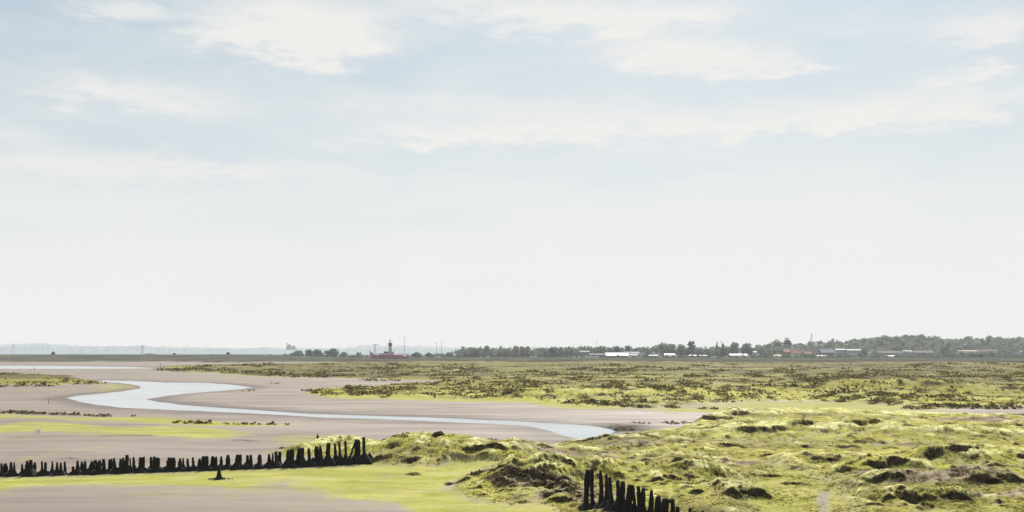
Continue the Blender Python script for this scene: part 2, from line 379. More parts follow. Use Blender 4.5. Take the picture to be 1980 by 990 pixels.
# broad mounds: centre (photo), half sizes in m, height
def mound(px, py, a, b, h, rot=0.0, pw=1.0):
    global Z
    x0, y0 = flat(px, py)
    c, s = math.cos(rot), math.sin(rot)
    dx, dy = X - x0, Y - y0
    u = (dx * c + dy * s) / a; v = (-dx * s + dy * c) / b
    r = u * u + v * v + 0.35 * fbm(X, Y, max(a, b) * 0.5, 3, 0.5, px * 0.01)
    Z += np.clip(0.15 + marsh * 1.3, 0, 1.45) * h * np.exp(-np.clip(r, 0, 20) ** pw) * np.where(Y > 5, 1, 0)
for a in [(790,880,2.2,2.6,0.42),(880,884,2.4,2.4,0.38),(960,893,2.2,1.8,0.30),(1040,885,2.6,1.6,0.22),(1130,872,3.2,2.0,0.14),(1240,868,3.4,3.0,0.22),
          (1070,935,2.2,1.1,0.34,0.45),(1010,938,1.6,0.9,0.26,0.5),(1160,925,2.2,1.4,0.42),(1300,880,3.0,3.0,0.32),(1420,850,4.5,3.2,0.34),(1560,845,5,3,0.30),(1700,850,4,3,0.26),(1850,850,5,3,0.3),
          (1345,925,1.5,0.9,0.30),(1600,900,2.2,1.4,0.28),(1720,920,2.6,1.2,0.34),(1860,897,2.8,1.3,0.34),(1920,945,1.8,1.0,0.36),(1730,942,1.8,0.9,0.24),(1790,975,1.6,0.8,0.30),(1430,960,1.3,0.8,0.25),(1900,885,3,1.6,0.25),
          (1450,812,7,4,0.35),(1640,808,8,3,0.25),(1700,762,10,5,0.75),(1760,757,9,5,0.45),(1550,760,9,6,0.35),(1900,762,14,6,0.45),(1260,768,9,5,0.4),(1080,768,8,4,0.35),(1400,765,9,5,0.35),(640,870,1.8,1.1,0.22),(590,876,1.6,0.9,0.14),(690,868,1.6,1.2,0.24)]:
    mound(*a)

bare = np.zeros_like(X)
COLPX = np.full(NC, 1e9); COLPX[:len(pc)] = pc
def ledge(px, py, hw, h, depth=1.6, sharp=0.10, tilt=0.0, seed=0.0, bareamt=0.9, warpk=1.0, tail=3.2, up=0.62):
    """a broken sod edge: sharp face towards -y, falling off gently behind"""
    global Z, bare
    x0, y0 = flat(px, py)
    hwm = hw / F * y0
    r0, r1 = math.hypot(x0, y0) - hwm * abs(math.sin(tilt)) - 2.2 - 0.3 * depth, math.hypot(x0, y0) + hwm * abs(math.sin(tilt)) + depth * tail * 3.2 + 1.5
    i0, i1 = np.searchsorted(RR, r0), np.searchsorted(RR, r1) + 1
    mpx = hw * 1.35 + 6 + 1.2 * F / y0 * 0.3 + depth * tail * 3.2 * abs(math.sin(tilt)) * F / y0
    j0, j1 = np.searchsorted(pc, px - mpx), np.searchsorted(pc, px + mpx) + 1
    if j1 - j0 < 2 or i1 - i0 < 2: return
    sx, sy = X[i0:i1, j0:j1], Y[i0:i1, j0:j1]
    c, s = math.cos(tilt), math.sin(tilt)
    dx, dy = sx - x0, sy - y0
    u = (dx * c + dy * s) / hwm
    v = -dx * s + dy * c
    v = v + (fbm(sx, sy, max(hwm * 0.7, 0.35), 3, 0.55, seed) * 0.28 * min(1.6, hwm) * warpk) + fbm(sx, sy, 0.32, 3, 0.6, seed + 2) * 0.10 * warpk + 0.45 * hwm * u * u * 0.4
    sharp = max(sharp, 0.44 * y0 * y0 / 9510.0)
    us = u + 0.35 * math.sin(seed * 1.7) * (1 - u * u)
    env = np.clip(1 - np.abs(us) ** 1.5 + 0.34 * fbm(sx, sy, max(hwm * 0.35, 0.25), 3, 0.6, seed + 5), 0, 1.1) * (np.abs(u) < 1.3)
    env = env * sstep(1.3, 0.8, np.abs(u))
    rise = sstep(-sharp, sharp, v)
    fall = np.exp(-np.clip(v, 0, None) / (tail * depth)) * sstep(3.0, 1.8, v / (tail * depth))
    cut = np.exp(np.clip(v, None, 0) / (3.2 * h + 0.15)) * (1 - rise)
    dz = up * h * env * rise * fall - (1 - up) * h * env * cut
    Z[i0:i1, j0:j1] += dz
    # the turf lip leans out over its face
    Y[i0:i1, j0:j1] -= 0.38 * h * env * rise * np.exp(-np.clip(v, 0, None) / 0.45)
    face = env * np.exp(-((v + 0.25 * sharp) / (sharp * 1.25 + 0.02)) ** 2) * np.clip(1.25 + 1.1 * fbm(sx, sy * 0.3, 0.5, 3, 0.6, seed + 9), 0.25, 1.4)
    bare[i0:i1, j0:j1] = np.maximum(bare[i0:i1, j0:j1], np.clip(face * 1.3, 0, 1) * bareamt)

LED = [(796,899,26,8),(945,895,50,11),(800,916,12,6),(868,936,8,6),(896,936,15,9),(925,930,20,8),(960,920,24,8),(1000,908,22,8),(960,940,22,8),(985,935,26,9),(1010,925,22,8),(975,950,18,8),
  (1045,946,34,12),(1078,950,18,14),(1095,962,14,12),(1088,978,22,12),(1145,908,34,8),(1100,860,20,7),(1140,872,22,7),(1172,871,12,6),(1168,864,20,5),(1215,870,14,5),
  (1345,923,30,16),(1308,925,13,7),(1268,942,15,9),(1299,941,13,8),(1345,965,12,9),(1376,952,13,5),(1415,968,18,12),(1460,966,24,13),(1335,948,30,5),
  (1445,853,22,9),(1486,853,13,7),(1553,849,20,13),(1508,852,13,9),(1660,847,15,8),(1695,847,17,8),(1560,874,13,7),(1705,868,9,5),(1760,852,15,5),(1970,828,13,12),(1943,855,9,6),(1966,868,7,5),
  (1858,898,38,13),(1925,909,24,6),(1808,900,20,8),(1835,913,16,7),(1715,923,44,14),(1634,927,10,9),(1600,905,34,8),(1722,946,42,11),(1758,956,25,8),(1905,952,28,17),(1957,950,30,12),
  (1765,982,22,15),(1720,982,15,8),(1800,982,11,9),(1850,980,22,12),(1690,988,18,9),(1982,899,14,9),(1640,872,30,5),(1600,835,20,8),(1890,872,14,5),(1830,868,20,5),(1900,832,30,7),(1390,870,16,6),(1420,880,24,7),(1330,880,30,5),
  (1385,818,42,9),(1430,815,30,8),(1620,802,34,5),(730,895,20,8),(848,884,10,9),(770,880,30,6),(1490,925,40,5),(1540,940,30,5),(1500,890,40,5),(1390,905,30,5)]
for k, (px, py, hw, hp) in enumerate(LED):
    y0 = flat(px, py)[1]
    ledge(px, py, hw * (1.55 if hw < 26 else 1.25), hp / F * y0 * 0.92 + 0.02, depth=0.9 + 0.9 * random.random(), sharp=0.06, tilt=random.uniform(-0.3, 0.3), seed=k * 3.7, bareamt=0.95)
# scoured outer bank of the creek bend
ledge(128, 886.5, 34, 0.05, depth=1.0, sharp=0.1, tilt=0.03, seed=17, bareamt=0.45, warpk=0.5, tail=1.0)
ledge(60, 846, 60, 0.05, depth=1.0, sharp=0.1, tilt=0.0, seed=27, bareamt=0.3, warpk=0.8, tail=1.0)
ledge(250, 842, 70, 0.08, depth=1.0, sharp=0.1, tilt=0.05, seed=37, bareamt=0.4, warpk=1.0, tail=1.0)
ledge(460, 851, 50, 0.06, depth=1.0, sharp=0.1, tilt=0.0, seed=47, bareamt=0.5, warpk=1.0, tail=1.0)
# loose run of clods along the landward edges, then random broken edges across the turf
runs = [((-40,748),(108,746.5),9),((112,743),(198,742.5),7),((-40,797),(60,800),14),((40,800),(150,802),14),((165,804),(215,805),6),((335,817),(415,820),9),((435,820),(560,821),8),((255,804),(266,804),1),
  ((592,756.5),(625,756.5),4),((600,761),(615,762),2),((664,752),(682,751),2),((670,760),(800,758),14),((668,766),(760,766),12),((780,748),(850,744),7),((700,765),(760,768),5),((820,768),(900,770),6),((910,766),(1000,770),8),
  ((1090,780),(1205,786),18),((1205,787),(1260,788),7),((1285,788),(1320,788),4),((1358,790),(1384,790),2),((1130,765),(1240,768),10),((1250,768),(1330,772),8),((1340,764),(1410,774),9),((1430,766),(1500,770),7),
  ((1610,778),(1680,776),7),((1680,768),(1760,776),10),((1745,791),(1990,790),34),((1810,776),(1860,770),6),((300,715),(420,719),12),((420,720),(560,727),14),((560,729),(680,729),14),((1220,818),(1240,818),2),((1290,818),(1325,818),4),
  ((520,735),(535,742),1),((700,734),(770,738),5),((545,869),(600,862),5),((480,756),(490,756),1),((940,853),(1010,855),6)]
RUNPTS = []
for (a, b, n) in runs:
    for k in range(n):
        f = (k + random.random()) / n
        px = a[0] + (b[0] - a[0]) * f; py = a[1] + (b[1] - a[1]) * f + random.uniform(-0.8, 0.8)
        y0 = flat(px, py)[1]
        ledge(px, py, random.uniform(4, 10) * (1.0 if y0 > 60 else 1.4), random.uniform(2.5, 5.5) / F * y0, depth=random.uniform(0.5, 1.5) * max(1, y0 / 90), sharp=0.12 + y0 * 0.0012, tilt=random.uniform(-.4, .4), seed=random.random() * 90, bareamt=0.95, tail=0.9, up=0.9)
        RUNPTS.append((px, py, y0))
def inside(pl, x, y):
    return sdist(pl, np.array([x]), np.array([y]))[0]
cnt = 0
while cnt < 700:
    py = 704 + 87 * random.random() ** 0.8; px = random.uniform(280, 2080)
    x, y = flat(px, py)
    if inside(MARSH_FAR, x, y) < 1.0 or inside(ALG_FLAT, x, y) > 0: continue
    ledge(px, py, random.uniform(6, 34), random.uniform(1.4, 4.6) / F * y, depth=random.uniform(1.0, 2.2) * max(1, y / 110), sharp=0.14 + y * 0.0016, tilt=random.uniform(-.25, .25), seed=random.random() * 90, bareamt=0.95)
    if random.random() < 0.55: RUNPTS.append((px, py, y)); RUNPTS.append((px + random.uniform(-12, 12), py, y))
    cnt += 1
cnt = 0
while cnt < 330:
    py = 806 + 185 * random.random() ** 1.2; px = random.uniform(740, 2060)
    x, y = flat(px, py)
    if inside(MARSH_NEAR, x, y) < 0.6 or inside(ALG_POOL, x, y) > 0 or inside(NEARFLAT, x, y) > 0: continue
    ledge(px, py, random.uniform(5, 20) * (1 if random.random() < .6 else 1.6), random.uniform(1.3, 4.2) / F * y, depth=random.uniform(0.4, 1.2), sharp=0.06, tilt=random.uniform(-.45, .45), seed=random.random() * 90, bareamt=0.8)
    cnt += 1

brk = np.zeros_like(X)
for (px, py, a_, b_) in [(960,930,1.5,0.7),(1010,922,1.7,0.9),(1000,948,1.4,0.8),(1060,950,1.4,0.8),(1095,965,1.0,0.8)]:
    x0_, y0_ = flat(px, py)
    brk = np.maximum(brk, np.where(Y > 5, sstep(1.3, 0.3, ((X - x0_) / a_) ** 2 + ((Y - y0_) / b_) ** 2 + fbm(X, Y, 1.0, 3, 0.6, px) * 0.8), 0))
brk *= np.clip(marsh * 1.5, 0, 1)
bn_ = fbm(X, Y, 0.55, 4, 0.6, 130.0)
Z += brk * (0.10 * sstep(-0.1, 0.25, bn_) + 0.05 * bn_)
bare = np.maximum(bare, brk * sstep(0.15, -0.25, bn_) * 0.9)
# tussock roughness
near = sstep(160, 50, Y) * vis
Z += marsh * np.where(Y < 120, 1 - 0.8 * nflat, 0) * (np.abs(fbm(X, Y, 3.2, 3, 0.5, 63.0)) * -0.30 + fbm(X, Y, 1.8, 3, 0.5, 64.0) * 0.09 + 0.1)
Z += marsh * (fbm(X, Y, 0.9, 4, 0.55, 60.0) * 0.05 + np.abs(fbm(X, Y, 0.35, 3, 0.6, 66.0)) * 0.03 * near) * (1 - 0.6 * nflat)
Z += marsh * sstep(100, 250, Y) * fbm(X, Y, 9.0, 4, 0.65, 70.0) * 0.30
Z += algae * (1 - marsh) * fbm(X, Y, 0.8, 3, 0.6, 77.0) * 0.012
# creek and river beds
Z = np.where(creek_d > -4, Z * sstep(0.5, -3.0, creek_d) + (-0.45) * sstep(-0.35, 1.4, creek_d), Z)
Z -= 0.06 * sstep(-14, -1, creek_d) * sstep(0.6, -0.6, creek_d)
Z = np.where(river_d > -12, Z * sstep(0, -10, river_d) + (-0.6) * sstep(-2, 6, river_d), Z)
marsh *= sstep(0.3, -0.5, creek_d); algae *= sstep(0.2, -0.6, creek_d)
ledge(1180, 829.0, 60, 0.13, depth=2.5, sharp=0.2, tilt=-0.30, seed=91, bareamt=1.0, warpk=0.3, tail=1.2, up=0.6)
ledge(1214, 830.5, 44, 0.15, depth=2.5, sharp=0.2, tilt=-0.2, seed=93, bareamt=1.0, warpk=0.3, tail=1.2, up=0.9)
x0_, y0_ = flat(1202, 827)
bare = np.maximum(bare, np.where(Y > 5, np.exp(-(((X - x0_) / 2.6) ** 2 + ((Y - y0_) / 4.5) ** 2) ** 1.5) * np.clip(0.95 + 0.6 * fbm(X, Y, 1.5, 4, 0.6, 33.0), 0, 1), 0))  # darkens the creek-end bank in colour, painting shade over its sunlit slope
# far bank and rising land
ppx = np.where(Y > 1, CX + F * X / np.maximum(Y, 1), -999)
leftness = sstep(700, 450, ppx)
edge0 = 545 + 70 * leftness * sstep(560, 60, ppx) + fbm(X, Y, 90.0, 4, 0.6, 50) * 45
far = sstep(0, 6, R2 - edge0)
algae = algae * (1 - far); bare = bare * (1 - far)
bare = np.maximum(bare, np.exp(-((R2 - edge0 - 5) / 9.0) ** 2) * 0.95 * vis * sstep(-0.35, 0.05, fbm(X, Y / 3, 45, 4, 0.6, 9)))
Z = Z * (1 - far) + far * (0.75 + 0.25 * fbm(X, Y, 30, 3, 0.5, 55))
Z += far * leftness * sstep(640, 940, R2) * 3.1
Z += far * (1 - leftness) * sstep(560, 860, R2) * 0.15
Z -= far * leftness * sstep(1000, 1200, R2) * 2.0
# slipway basin where the ship lies
Z -= 0.9 * np.exp(-((ppx - 755) / 60) ** 2) * np.exp(-((R2 - 810) / 60) ** 2)
# wooded hill on the right
hp = np.array([1480, 1520, 1570, 1640, 1710, 1780, 1830, 1870, 1920, 1980, 2060, 2200, 2500])
hy = np.array([686, 675, 668, 667, 660, 658, 665, 667, 663, 665, 666, 668, 672])
crest = H - (np.interp(ppx, hp, hy) - HY) / F * 1500
Z += far * (1 - leftness) * np.where(ppx > 1440, sstep(1020, 1500, R2) * np.maximum(crest - 1.0, 0), 0)
Z -= sstep(5000, 9000, R2) * 3
wet = np.clip(sstep(-4.6, -0.3, creek_d + 1.4 * fbm(X, Y, 6.0, 4, 0.6, 21.0)) + sstep(-20, -2, river_d) * 0.6, 0, 1) * (1 - marsh) + mrill * marsh * 0.8
marsh *= (1 - mrill)

sod = np.zeros_like(X)
for (px, py, a_, b_) in [(1030,925,2.4,1.5),(1110,893,2.6,1.2),(870,868,1.7,1.6),(790,864,1.6,1.6),(1060,965,1.3,.8),(1150,965,1.3,1.2),(1330,907,1.6,.8),(1720,931,1.8,.5),(1840,945,2.4,1.0),(1570,835,3,1.5),(1900,818,4,2),(1700,835,3,1.5),(1450,835,3,1.5),(1900,968,2,.8),(1420,905,1.6,.8),(1240,880,1.6,1.0),(1760,870,2,1)]:
    x0_, y0_ = flat(px, py)
    r = ((X - x0_) / (a_ * 1.15)) ** 2 + ((Y - y0_) / (b_ * 1.2)) ** 2 + fbm(X, Y, 1.2, 4, 0.65, px) * 1.1
    sod = np.maximum(sod, np.where(Y > 5, sstep(1.2, 0.2, r), 0))
sod = np.maximum(sod, brk)
sod *= marsh
# turf colours over to algae locally on hummock tops and in the hollows of the near marsh
hol = sstep(0.15, 0.55, fbm(X, Y, 5.0, 4, 0.6, 80.0)) * marsh * sstep(260, 90, Y)
hol = hol * (1 - sod)
marsh_c = np.clip(marsh * (1 - 0.75 * hol) * (1 - 0.75 * nflat * marsh), 0, 1)
algae_c = np.clip(np.maximum(algae, np.maximum(hol, nflat * mnear)), 0, 1)

dR = np.sqrt((X[1:] - X[:-1]) ** 2 + (Y[1:] - Y[:-1]) ** 2)
sl_ = np.zeros_like(Z); sl_[:-1] = (Z[1:] - Z[:-1]) / np.maximum(dR, 0.03); sl_[1:] = np.maximum(sl_[1:], sl_[:-1] * 0.8)
nearw = sstep(130, 80, R2) * vis
steep = sstep(0.42, 0.85, sl_ + 0.25 * fbm(X, Y, 0.6, 3, 0.6, 44.0)) * nearw * np.maximum(marsh, 0.0)  # steep camera-facing sides: bare mud with its shade painted in
bare = np.maximum(bare, steep)
def blur(A, k, axis):
    c = np.cumsum(np.concatenate([np.zeros_like(np.take(A, [0], axis)), A], axis), axis)
    n_ = A.shape[axis]; lo = np.clip(np.arange(n_) - k, 0, n_); hi = np.clip(np.arange(n_) + k + 1, 0, n_)
    sh = [1, 1]; sh[axis] = n_
    return (np.take(c, hi, axis) - np.take(c, lo, axis)) / (hi - lo).reshape(sh)
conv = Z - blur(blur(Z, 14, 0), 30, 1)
crest = sstep(0.015, 0.11, conv + 0.05 * fbm(X, Y, 0.8, 4, 0.6, 48.0)) * nearw * marsh * (1 - steep) * (1 - 0.8 * sod) * sstep(-0.55, 0.2, fbm(X, Y, 2.5, 3, 0.6, 49.0))  # mask of convex tops that receive the painted highlight
dip = sstep(-0.02, -0.12, conv) * nearw * marsh
algae_c = np.clip(np.maximum(algae_c, dip * 0.7), 0, 1)
dip *= 1 - sod
marsh_c = np.maximum(marsh_c * (1 - 0.55 * dip), sod)
algae_c = algae_c * (1 - mrill); wet = np.maximum(wet, 0)
idx = np.arange(NR * NC).reshape(NR, NC)
a = idx[:-1, :]; b = np.roll(idx, -1, axis=1)[:-1, :]; c_ = np.roll(idx, -1, axis=1)[1:, :]; d_ = idx[1:, :]
faces = np.stack([a, b, c_, d_], axis=-1).reshape(-1, 4)
faces = faces[:, ::-1]
V = np.stack([X, Y, Z], -1).reshape(-1, 3)
ground = np_mesh('mudflat', V, faces, M['ground'], smooth=True,
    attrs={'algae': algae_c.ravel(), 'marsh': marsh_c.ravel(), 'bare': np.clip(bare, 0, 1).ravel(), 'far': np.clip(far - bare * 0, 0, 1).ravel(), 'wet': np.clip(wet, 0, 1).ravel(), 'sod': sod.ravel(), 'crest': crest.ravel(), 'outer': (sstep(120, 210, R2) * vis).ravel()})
tag(ground, 'grey tidal mudflat with green algae and hummocky saltmarsh', 'mudflat', kind='structure')

def ground_z(x, y):
    r = math.hypot(x, y); t = math.atan2(x, y)
    i = int(np.clip(np.searchsorted(RR, r), 1, NR - 1)); j = int(np.clip(np.searchsorted(th_in, t), 1, len(th_in) - 1))
    fi = (r - RR[i-1]) / (RR[i] - RR[i-1]); fj = (t - th_in[j-1]) / (th_in[j] - th_in[j-1])
    fi = min(max(fi, 0), 1); fj = min(max(fj, 0), 1)
    return float((Z[i-1,j-1] * (1-fj) + Z[i-1,j] * fj) * (1-fi) + (Z[i,j-1] * (1-fj) + Z[i,j] * fj) * fi)
def at(px, py):
    """the spot of ground seen at a photo position"""
    z = 0.0
    for _ in range(6):
        y = (H - z) * F / (py - HY); z = 0.5 * z + 0.5 * ground_z(gx(px, y), y)
    y = (H - z) * F / (py - HY)
    return gx(px, y), y, ground_z(gx(px, y), y)

# ------------------------------------------------------------------ water sheets
def sheet(name, pl, z, label):
    mnx, mny = pl.min(0) - 6; mxx, mxy = pl.max(0) + 6
    o = MB().add([(mnx, mny, z), (mxx, mny, z), (mxx, mxy, z), (mnx, mxy, z)], [(0, 1, 2, 3)]).build(name, M['water'])
    return tag(o, label, 'water', kind='structure')
sheet('creek_water', CREEK, -0.10, 'pale winding creek water crossing the mudflat')
sheet('river_water', RIVER, -0.14, 'distant flat strip of river water')

# ------------------------------------------------------------------ marsh plants (nobody could count them)
def tufts(name, pos, size, tint, label, blades=5, lie=0.0):
    n = len(pos); nb = n * blades
    p = np.repeat(pos, blades, 0); s = np.repeat(size, blades); tn = np.repeat(tint, blades) + rng.normal(0, 0.07, nb)
    az = rng.random(nb) * 2 * np.pi
    lean = rng.random(nb) * 0.75
    if lie:
        az = rng.normal(-0.75, 0.55, nb); lean = lie * (0.6 + 0.8 * rng.random(nb))
    w = s * (0.22 + 0.25 * rng.random(nb)) * (0.45 if lie else 1.0); h = s * (0.45 + 0.6 * rng.random(nb)) * (0.32 if lie else 1.0)
    ox = (rng.random(nb) - .5) * s * 1.1; oy = (rng.random(nb) - .5) * s * 1.1
    base = p + np.stack([ox, oy, np.zeros(nb) - 0.03 * s], -1)
    dx, dy = np.cos(az), np.sin(az)
    a = base + np.stack([-dy * w, dx * w, np.zeros(nb)], -1); b = base - np.stack([-dy * w, dx * w, np.zeros(nb)], -1)
    top = base + np.stack([dx * h * lean, dy * h * lean, h], -1)
    t1 = top + np.stack([-dy * w * .45, dx * w * .45, np.zeros(nb)], -1); t2 = top - np.stack([-dy * w * .45, dx * w * .45, np.zeros(nb)], -1)
    v = np.stack([a, b, t2, t1], 1).reshape(-1, 3)
    o = np_mesh(name, v, np.arange(nb * 4).reshape(-1, 4), M['blades'], attrs={'tint': np.clip(np.repeat(tn, 4), 0, 1)})
    return tag(o, label, 'marsh plants', kind='stuff')
Zs, Ms, As, Bs = Z, marsh, algae_c, bare
def sample(n, p0, p1, x0=-100, x1=2080, power=1.0):
    py = p0 + (p1 - p0) * rng.random(n) ** power; px = x0 + (x1 - x0) * rng.random(n)
    yy = H * F / (py - HY); xx = (px - CX) / F * yy
    r = np.hypot(xx, yy); tt = np.arctan2(xx, yy)
    i = np.clip(np.searchsorted(RR, r), 1, NR - 1); j = np.clip(np.searchsorted(th_in, tt), 1, len(th_in) - 1)
    fi = np.clip((r - RR[i-1]) / (RR[i] - RR[i-1]), 0, 1)[:]; fj = np.clip((tt - th_in[j-1]) / (th_in[j] - th_in[j-1]), 0, 1)
    lk = lambda A: (A[i-1,j-1]*(1-fj)+A[i-1,j]*fj)*(1-fi)+(A[i,j-1]*(1-fj)+A[i,j]*fj)*fi
    return xx, yy, lk(Zs), lk(Ms), lk(As), lk(Bs)
# far and middle marsh: low bushy cover
xx, yy, zz, mm, aa, bb = sample(120000, 703, 800)
fw = sstep(130, 210, yy)
patchy = fbm(xx / 2.6, yy, 6.0, 5, 0.62, 90.0) * (1 - fw) + fbm(xx / 1.8, yy, 34.0, 6, 0.62, 91.0) * fw
patch2 = fbm(xx / 2.0, yy, 40.0, 3, 0.5, 95.0)
clump = sstep(0.16, 0.5, patchy + 0.25 * patch2 + 0.10 * sstep(150, 230, yy))
keep = (mm > 0.45) & (rng.random(len(xx)) < np.clip(0.06 * (1 - fw) + 0.012 + (0.6 + 0.3 * fw) * clump, 0, 0.95))
xx, yy, zz, patch2, clump = xx[keep], yy[keep], zz[keep], patch2[keep], clump[keep]
size = (0.10 + 0.0006 * yy) * (0.5 + 0.8 * rng.random(len(xx)))
tint = np.clip(0.64 + 0.16 * rng.normal(size=len(xx)) - clump * 0.38, 0, 1)
tufts('marsh_plants', np.stack([xx, yy, zz], -1), np.minimum(size, 1.0), tint, 'low olive and straw marsh plants covering the far flats')
# near marsh: short tussocks, dark clumps along the broken edges
xx, yy, zz, mm, aa, bb = sample(70000, 798, 1010, 600, 2080, 1.1)
patchy = fbm(xx, yy, 2.2, 4, 0.6, 90.0)
keep = (mm > 0.5) & (rng.random(len(xx)) < np.clip(0.35 + patchy * 0.9 + bb * 0.5, 0.05, 0.9))
xx, yy, zz, patchy, bb = xx[keep], yy[keep], zz[keep], patchy[keep], bb[keep]
size = (0.09 + 0.0014 * yy) * (0.5 + 0.9 * rng.random(len(xx)))
tint = np.clip(0.88 + 0.10 * rng.normal(size=len(xx)) - bb * 0.30 - np.clip(patchy, 0, 1) * 0.20, 0, 1)
tufts('marsh_grass', np.stack([xx, yy, zz], -1), size, tint, 'short tussock grass and weed on the near hummocks', 4, 2.4)

pts, sz = [], []
for (px, py, y0) in RUNPTS:
    for _ in range(random.randint(3, 12)):
        q = (px + random.gauss(0, 9.0 if py < 760 else 6.0), py + random.uniform(-1.3, 0.4))
        x, y = flat(*q)
        pts.append((x, y, ground_z(x, y))); sz.append(random.uniform(1.4, 3.9) / F * y)
pts = np.array(pts); sz = np.array(sz)
tufts('marsh_clods', pts, sz, np.clip(0.27 + 0.2 * np.abs(rng.normal(size=len(sz))), 0, 1), 'dark ragged plant clods along the broken marsh edges', 7)

# ------------------------------------------------------------------ old timber posts
def lump(mb, c, r, h, n=9, m=4, sd=0, spread=1.0):
    rr = random.Random(sd); rs = []
    ph = [rr.uniform(0, 6.28) for _ in range(3)]
    for i in range(m + 1):
        f = i / m; q = r * (1 - f) ** 0.9 * spread + r * 0.18 * (1 - f * f) + 0.012
        ring = []
        for k in range(n):
            tt = 2 * math.pi * k / n
            e = 1 + 0.20 * math.sin(3 * tt + ph[0]) + 0.14 * math.sin(5 * tt + ph[1] + 3 * f) + rr.uniform(-.1, .1)
            ring.append((c[0] + q * e * math.cos(tt), c[1] + q * e * math.sin(tt), c[2] - 0.06 + (h + 0.06) * f + rr.uniform(-.02, .02)))
        rs.append(ring)
    mb.rings(rs)
def make_post(px, top, base, wpx, label, group, sd, skirt=1.0, point=0.5, lean=0.0, name='timber_post', arm=False):
    rr = random.Random(sd)
    x, y, z = at(px, base)
    h = (base - top) / F * y; r = wpx / 2 / F * y * (1.36 if 'long row' in group else 1.3) if group else wpx / 2 / F * y * 1.1
    e = empty(name, (x, y, z), label, 'post', group)
    m = MB(); rs = []; ph = rr.uniform(0, 6.3)
    N = 8; K = 10
    for i in range(K + 1):
        f = i / K
        zz = -0.35 + (h + 0.35) * f
        q = r * (1.05 - 0.12 * f + 0.16 * math.sin(5 * f + ph) + rr.uniform(-.07, .07))
        if f > 0.8: q *= 1 - (f - 0.8) / 0.2 * (0.10 + 0.5 * point)
        cx = lean * f * h + 0.03 * math.sin(3 * f + ph) * h; cy = 0.02 * math.cos(4 * f + ph) * h
        ring = []
        for k in range(N):
            tt = 2 * math.pi * k / N
            w = q * (1 + rr.uniform(-.12, .12))
            ring.append((cx + w * math.cos(tt), cy + w * math.sin(tt), zz + (rr.uniform(-.03, .03) * h if i == K else 0)))
        rs.append(ring)
    m.rings(rs)
    if arm: m.tube((0, 0, h * 0.82), (arm, 0, h * 0.95), r * 0.6, r * 0.5, 6)
    m.build('shaft', M['wood'], e, True)
    if skirt > 0:
        s = MB()
        lump(s, (0, 0, 0), r * (1.7 + 1.1 * skirt), h * (0.42 + 0.22 * rr.random()), 11, 5, sd, 1.0)
        if rr.random() < 0.6: lump(s, (rr.choice((-1, 1)) * r * 2.0, -0.02, 0), r * 1.7, h * 0.28, 9, 3, sd + 1)
        s.build('seaweed', M['weed'], e, True)
    return e

def base_line(px): return float(np.interp(px, [-20, 0, 100, 200, 390, 570, 640, 680, 715], [922.5, 921.5, 919.5, 916, 910, 903.5, 900, 898, 894]))
# px, top row, width, skirt, pointedness
ROW = [(3,896,5,.6,.3),(10,896,7,.5,.9),(21,894,6,.5,.4),(27,894,3.5,.4,.4),(42,896,4,1.1,.5),(51,891,6,.3,.4),(60,889,5.5,1.9,.1),(67,894,5.5,.2,.8),(81,892,4,1.4,.2),(88,894,5,.5,.4),(100,892,4,1.5,.5),(109,893,4,.6,.5),(118,895,4,1.6,.6),(126,893,4.5,.0,.3),
 (141,902,5,1.1,.4),(150,891,5,.6,.4),(158,892,5,.9,.5),(165,891,5,.6,.5),(177,892,8,1.0,.6),(183,889.5,7,.9,.3),(193,890,6,1.1,.6),(201,888,6.5,.0,.3),(213,888,6,.9,.2),(222,886,6.5,.4,.6),(234,887,6,1.1,.4),(238,885,4.5,.3,.3),(245,880,5.5,.8,.4),(252,886,3,.3,.2),(259,884,4.5,.6,.4),(272,884,6,1.3,.3),(278,883,4,.4,.4),
 (293,884,4.5,1.1,.2),(299,883,4.5,.5,.3),(306,885,7,1.1,.4),(330,885,10,1.2,.5),(336,885,6,.4,.5),(348,887,5,.6,.6),(354,886,3.5,.6,.3),(364,887,5,1.0,.4),(374,884,4.5,.5,.2),(385,887,5,1.0,.4),(392,882,5,.6,.5),(400,882,6,.6,.3),(410,882,7,.3,.3),(418,883,5,1.0,.7),(427,882,4.5,1.0,.6),(440,880,8,1.0,.5),(459,879,5.5,1.3,.2),(465,879,5,.5,.4),(478,880,6,1.2,.3),(485,879,5,.8,.4),
 (502,879,6,1.2,.3),(520,878,6,1.4,.4),(526,876,4,.3,.4),(535,873,6,1.1,.2),(541,873,5,.4,.3),(557,871,6,1.1,.3),(566,869,6,.6,.3),(578,867,6.5,1.0,.2),(585,866,6.5,.6,.2),(599,867,6,1.3,.4),(614,863,6,1.1,.3),(621,862,6,.7,.6),(635,857,6.5,1.0,.2),(649,857,5,1.2,.2),(656,856,4.5,.8,.3),(668,853,4.5,1.2,.2),(688,850,6,1.3,.3),(694,851,5,.7,.2),(704,846,5.5,1.9,.2)]
ORD = ['first','second','third','fourth','fifth','sixth','seventh','eighth','ninth','tenth']
def ordinal(n):
    if n <= 10: return ORD[n - 1]
    return f"{n}{'th' if 10 < n % 100 < 14 else {1:'st',2:'nd',3:'rd'}.get(n % 10, 'th')}"
def look(w, point, skirt):
    a = 'stout' if w >= 6.4 else 'slim' if w <= 4.2 else 'rough'
    b = 'pointed' if point >= .55 else 'blunt'
    c = 'with bare foot' if skirt < .1 else 'heaped with weed' if skirt > 1.05 else 'with weedy foot'
    return a, b, c
n = len(ROW)
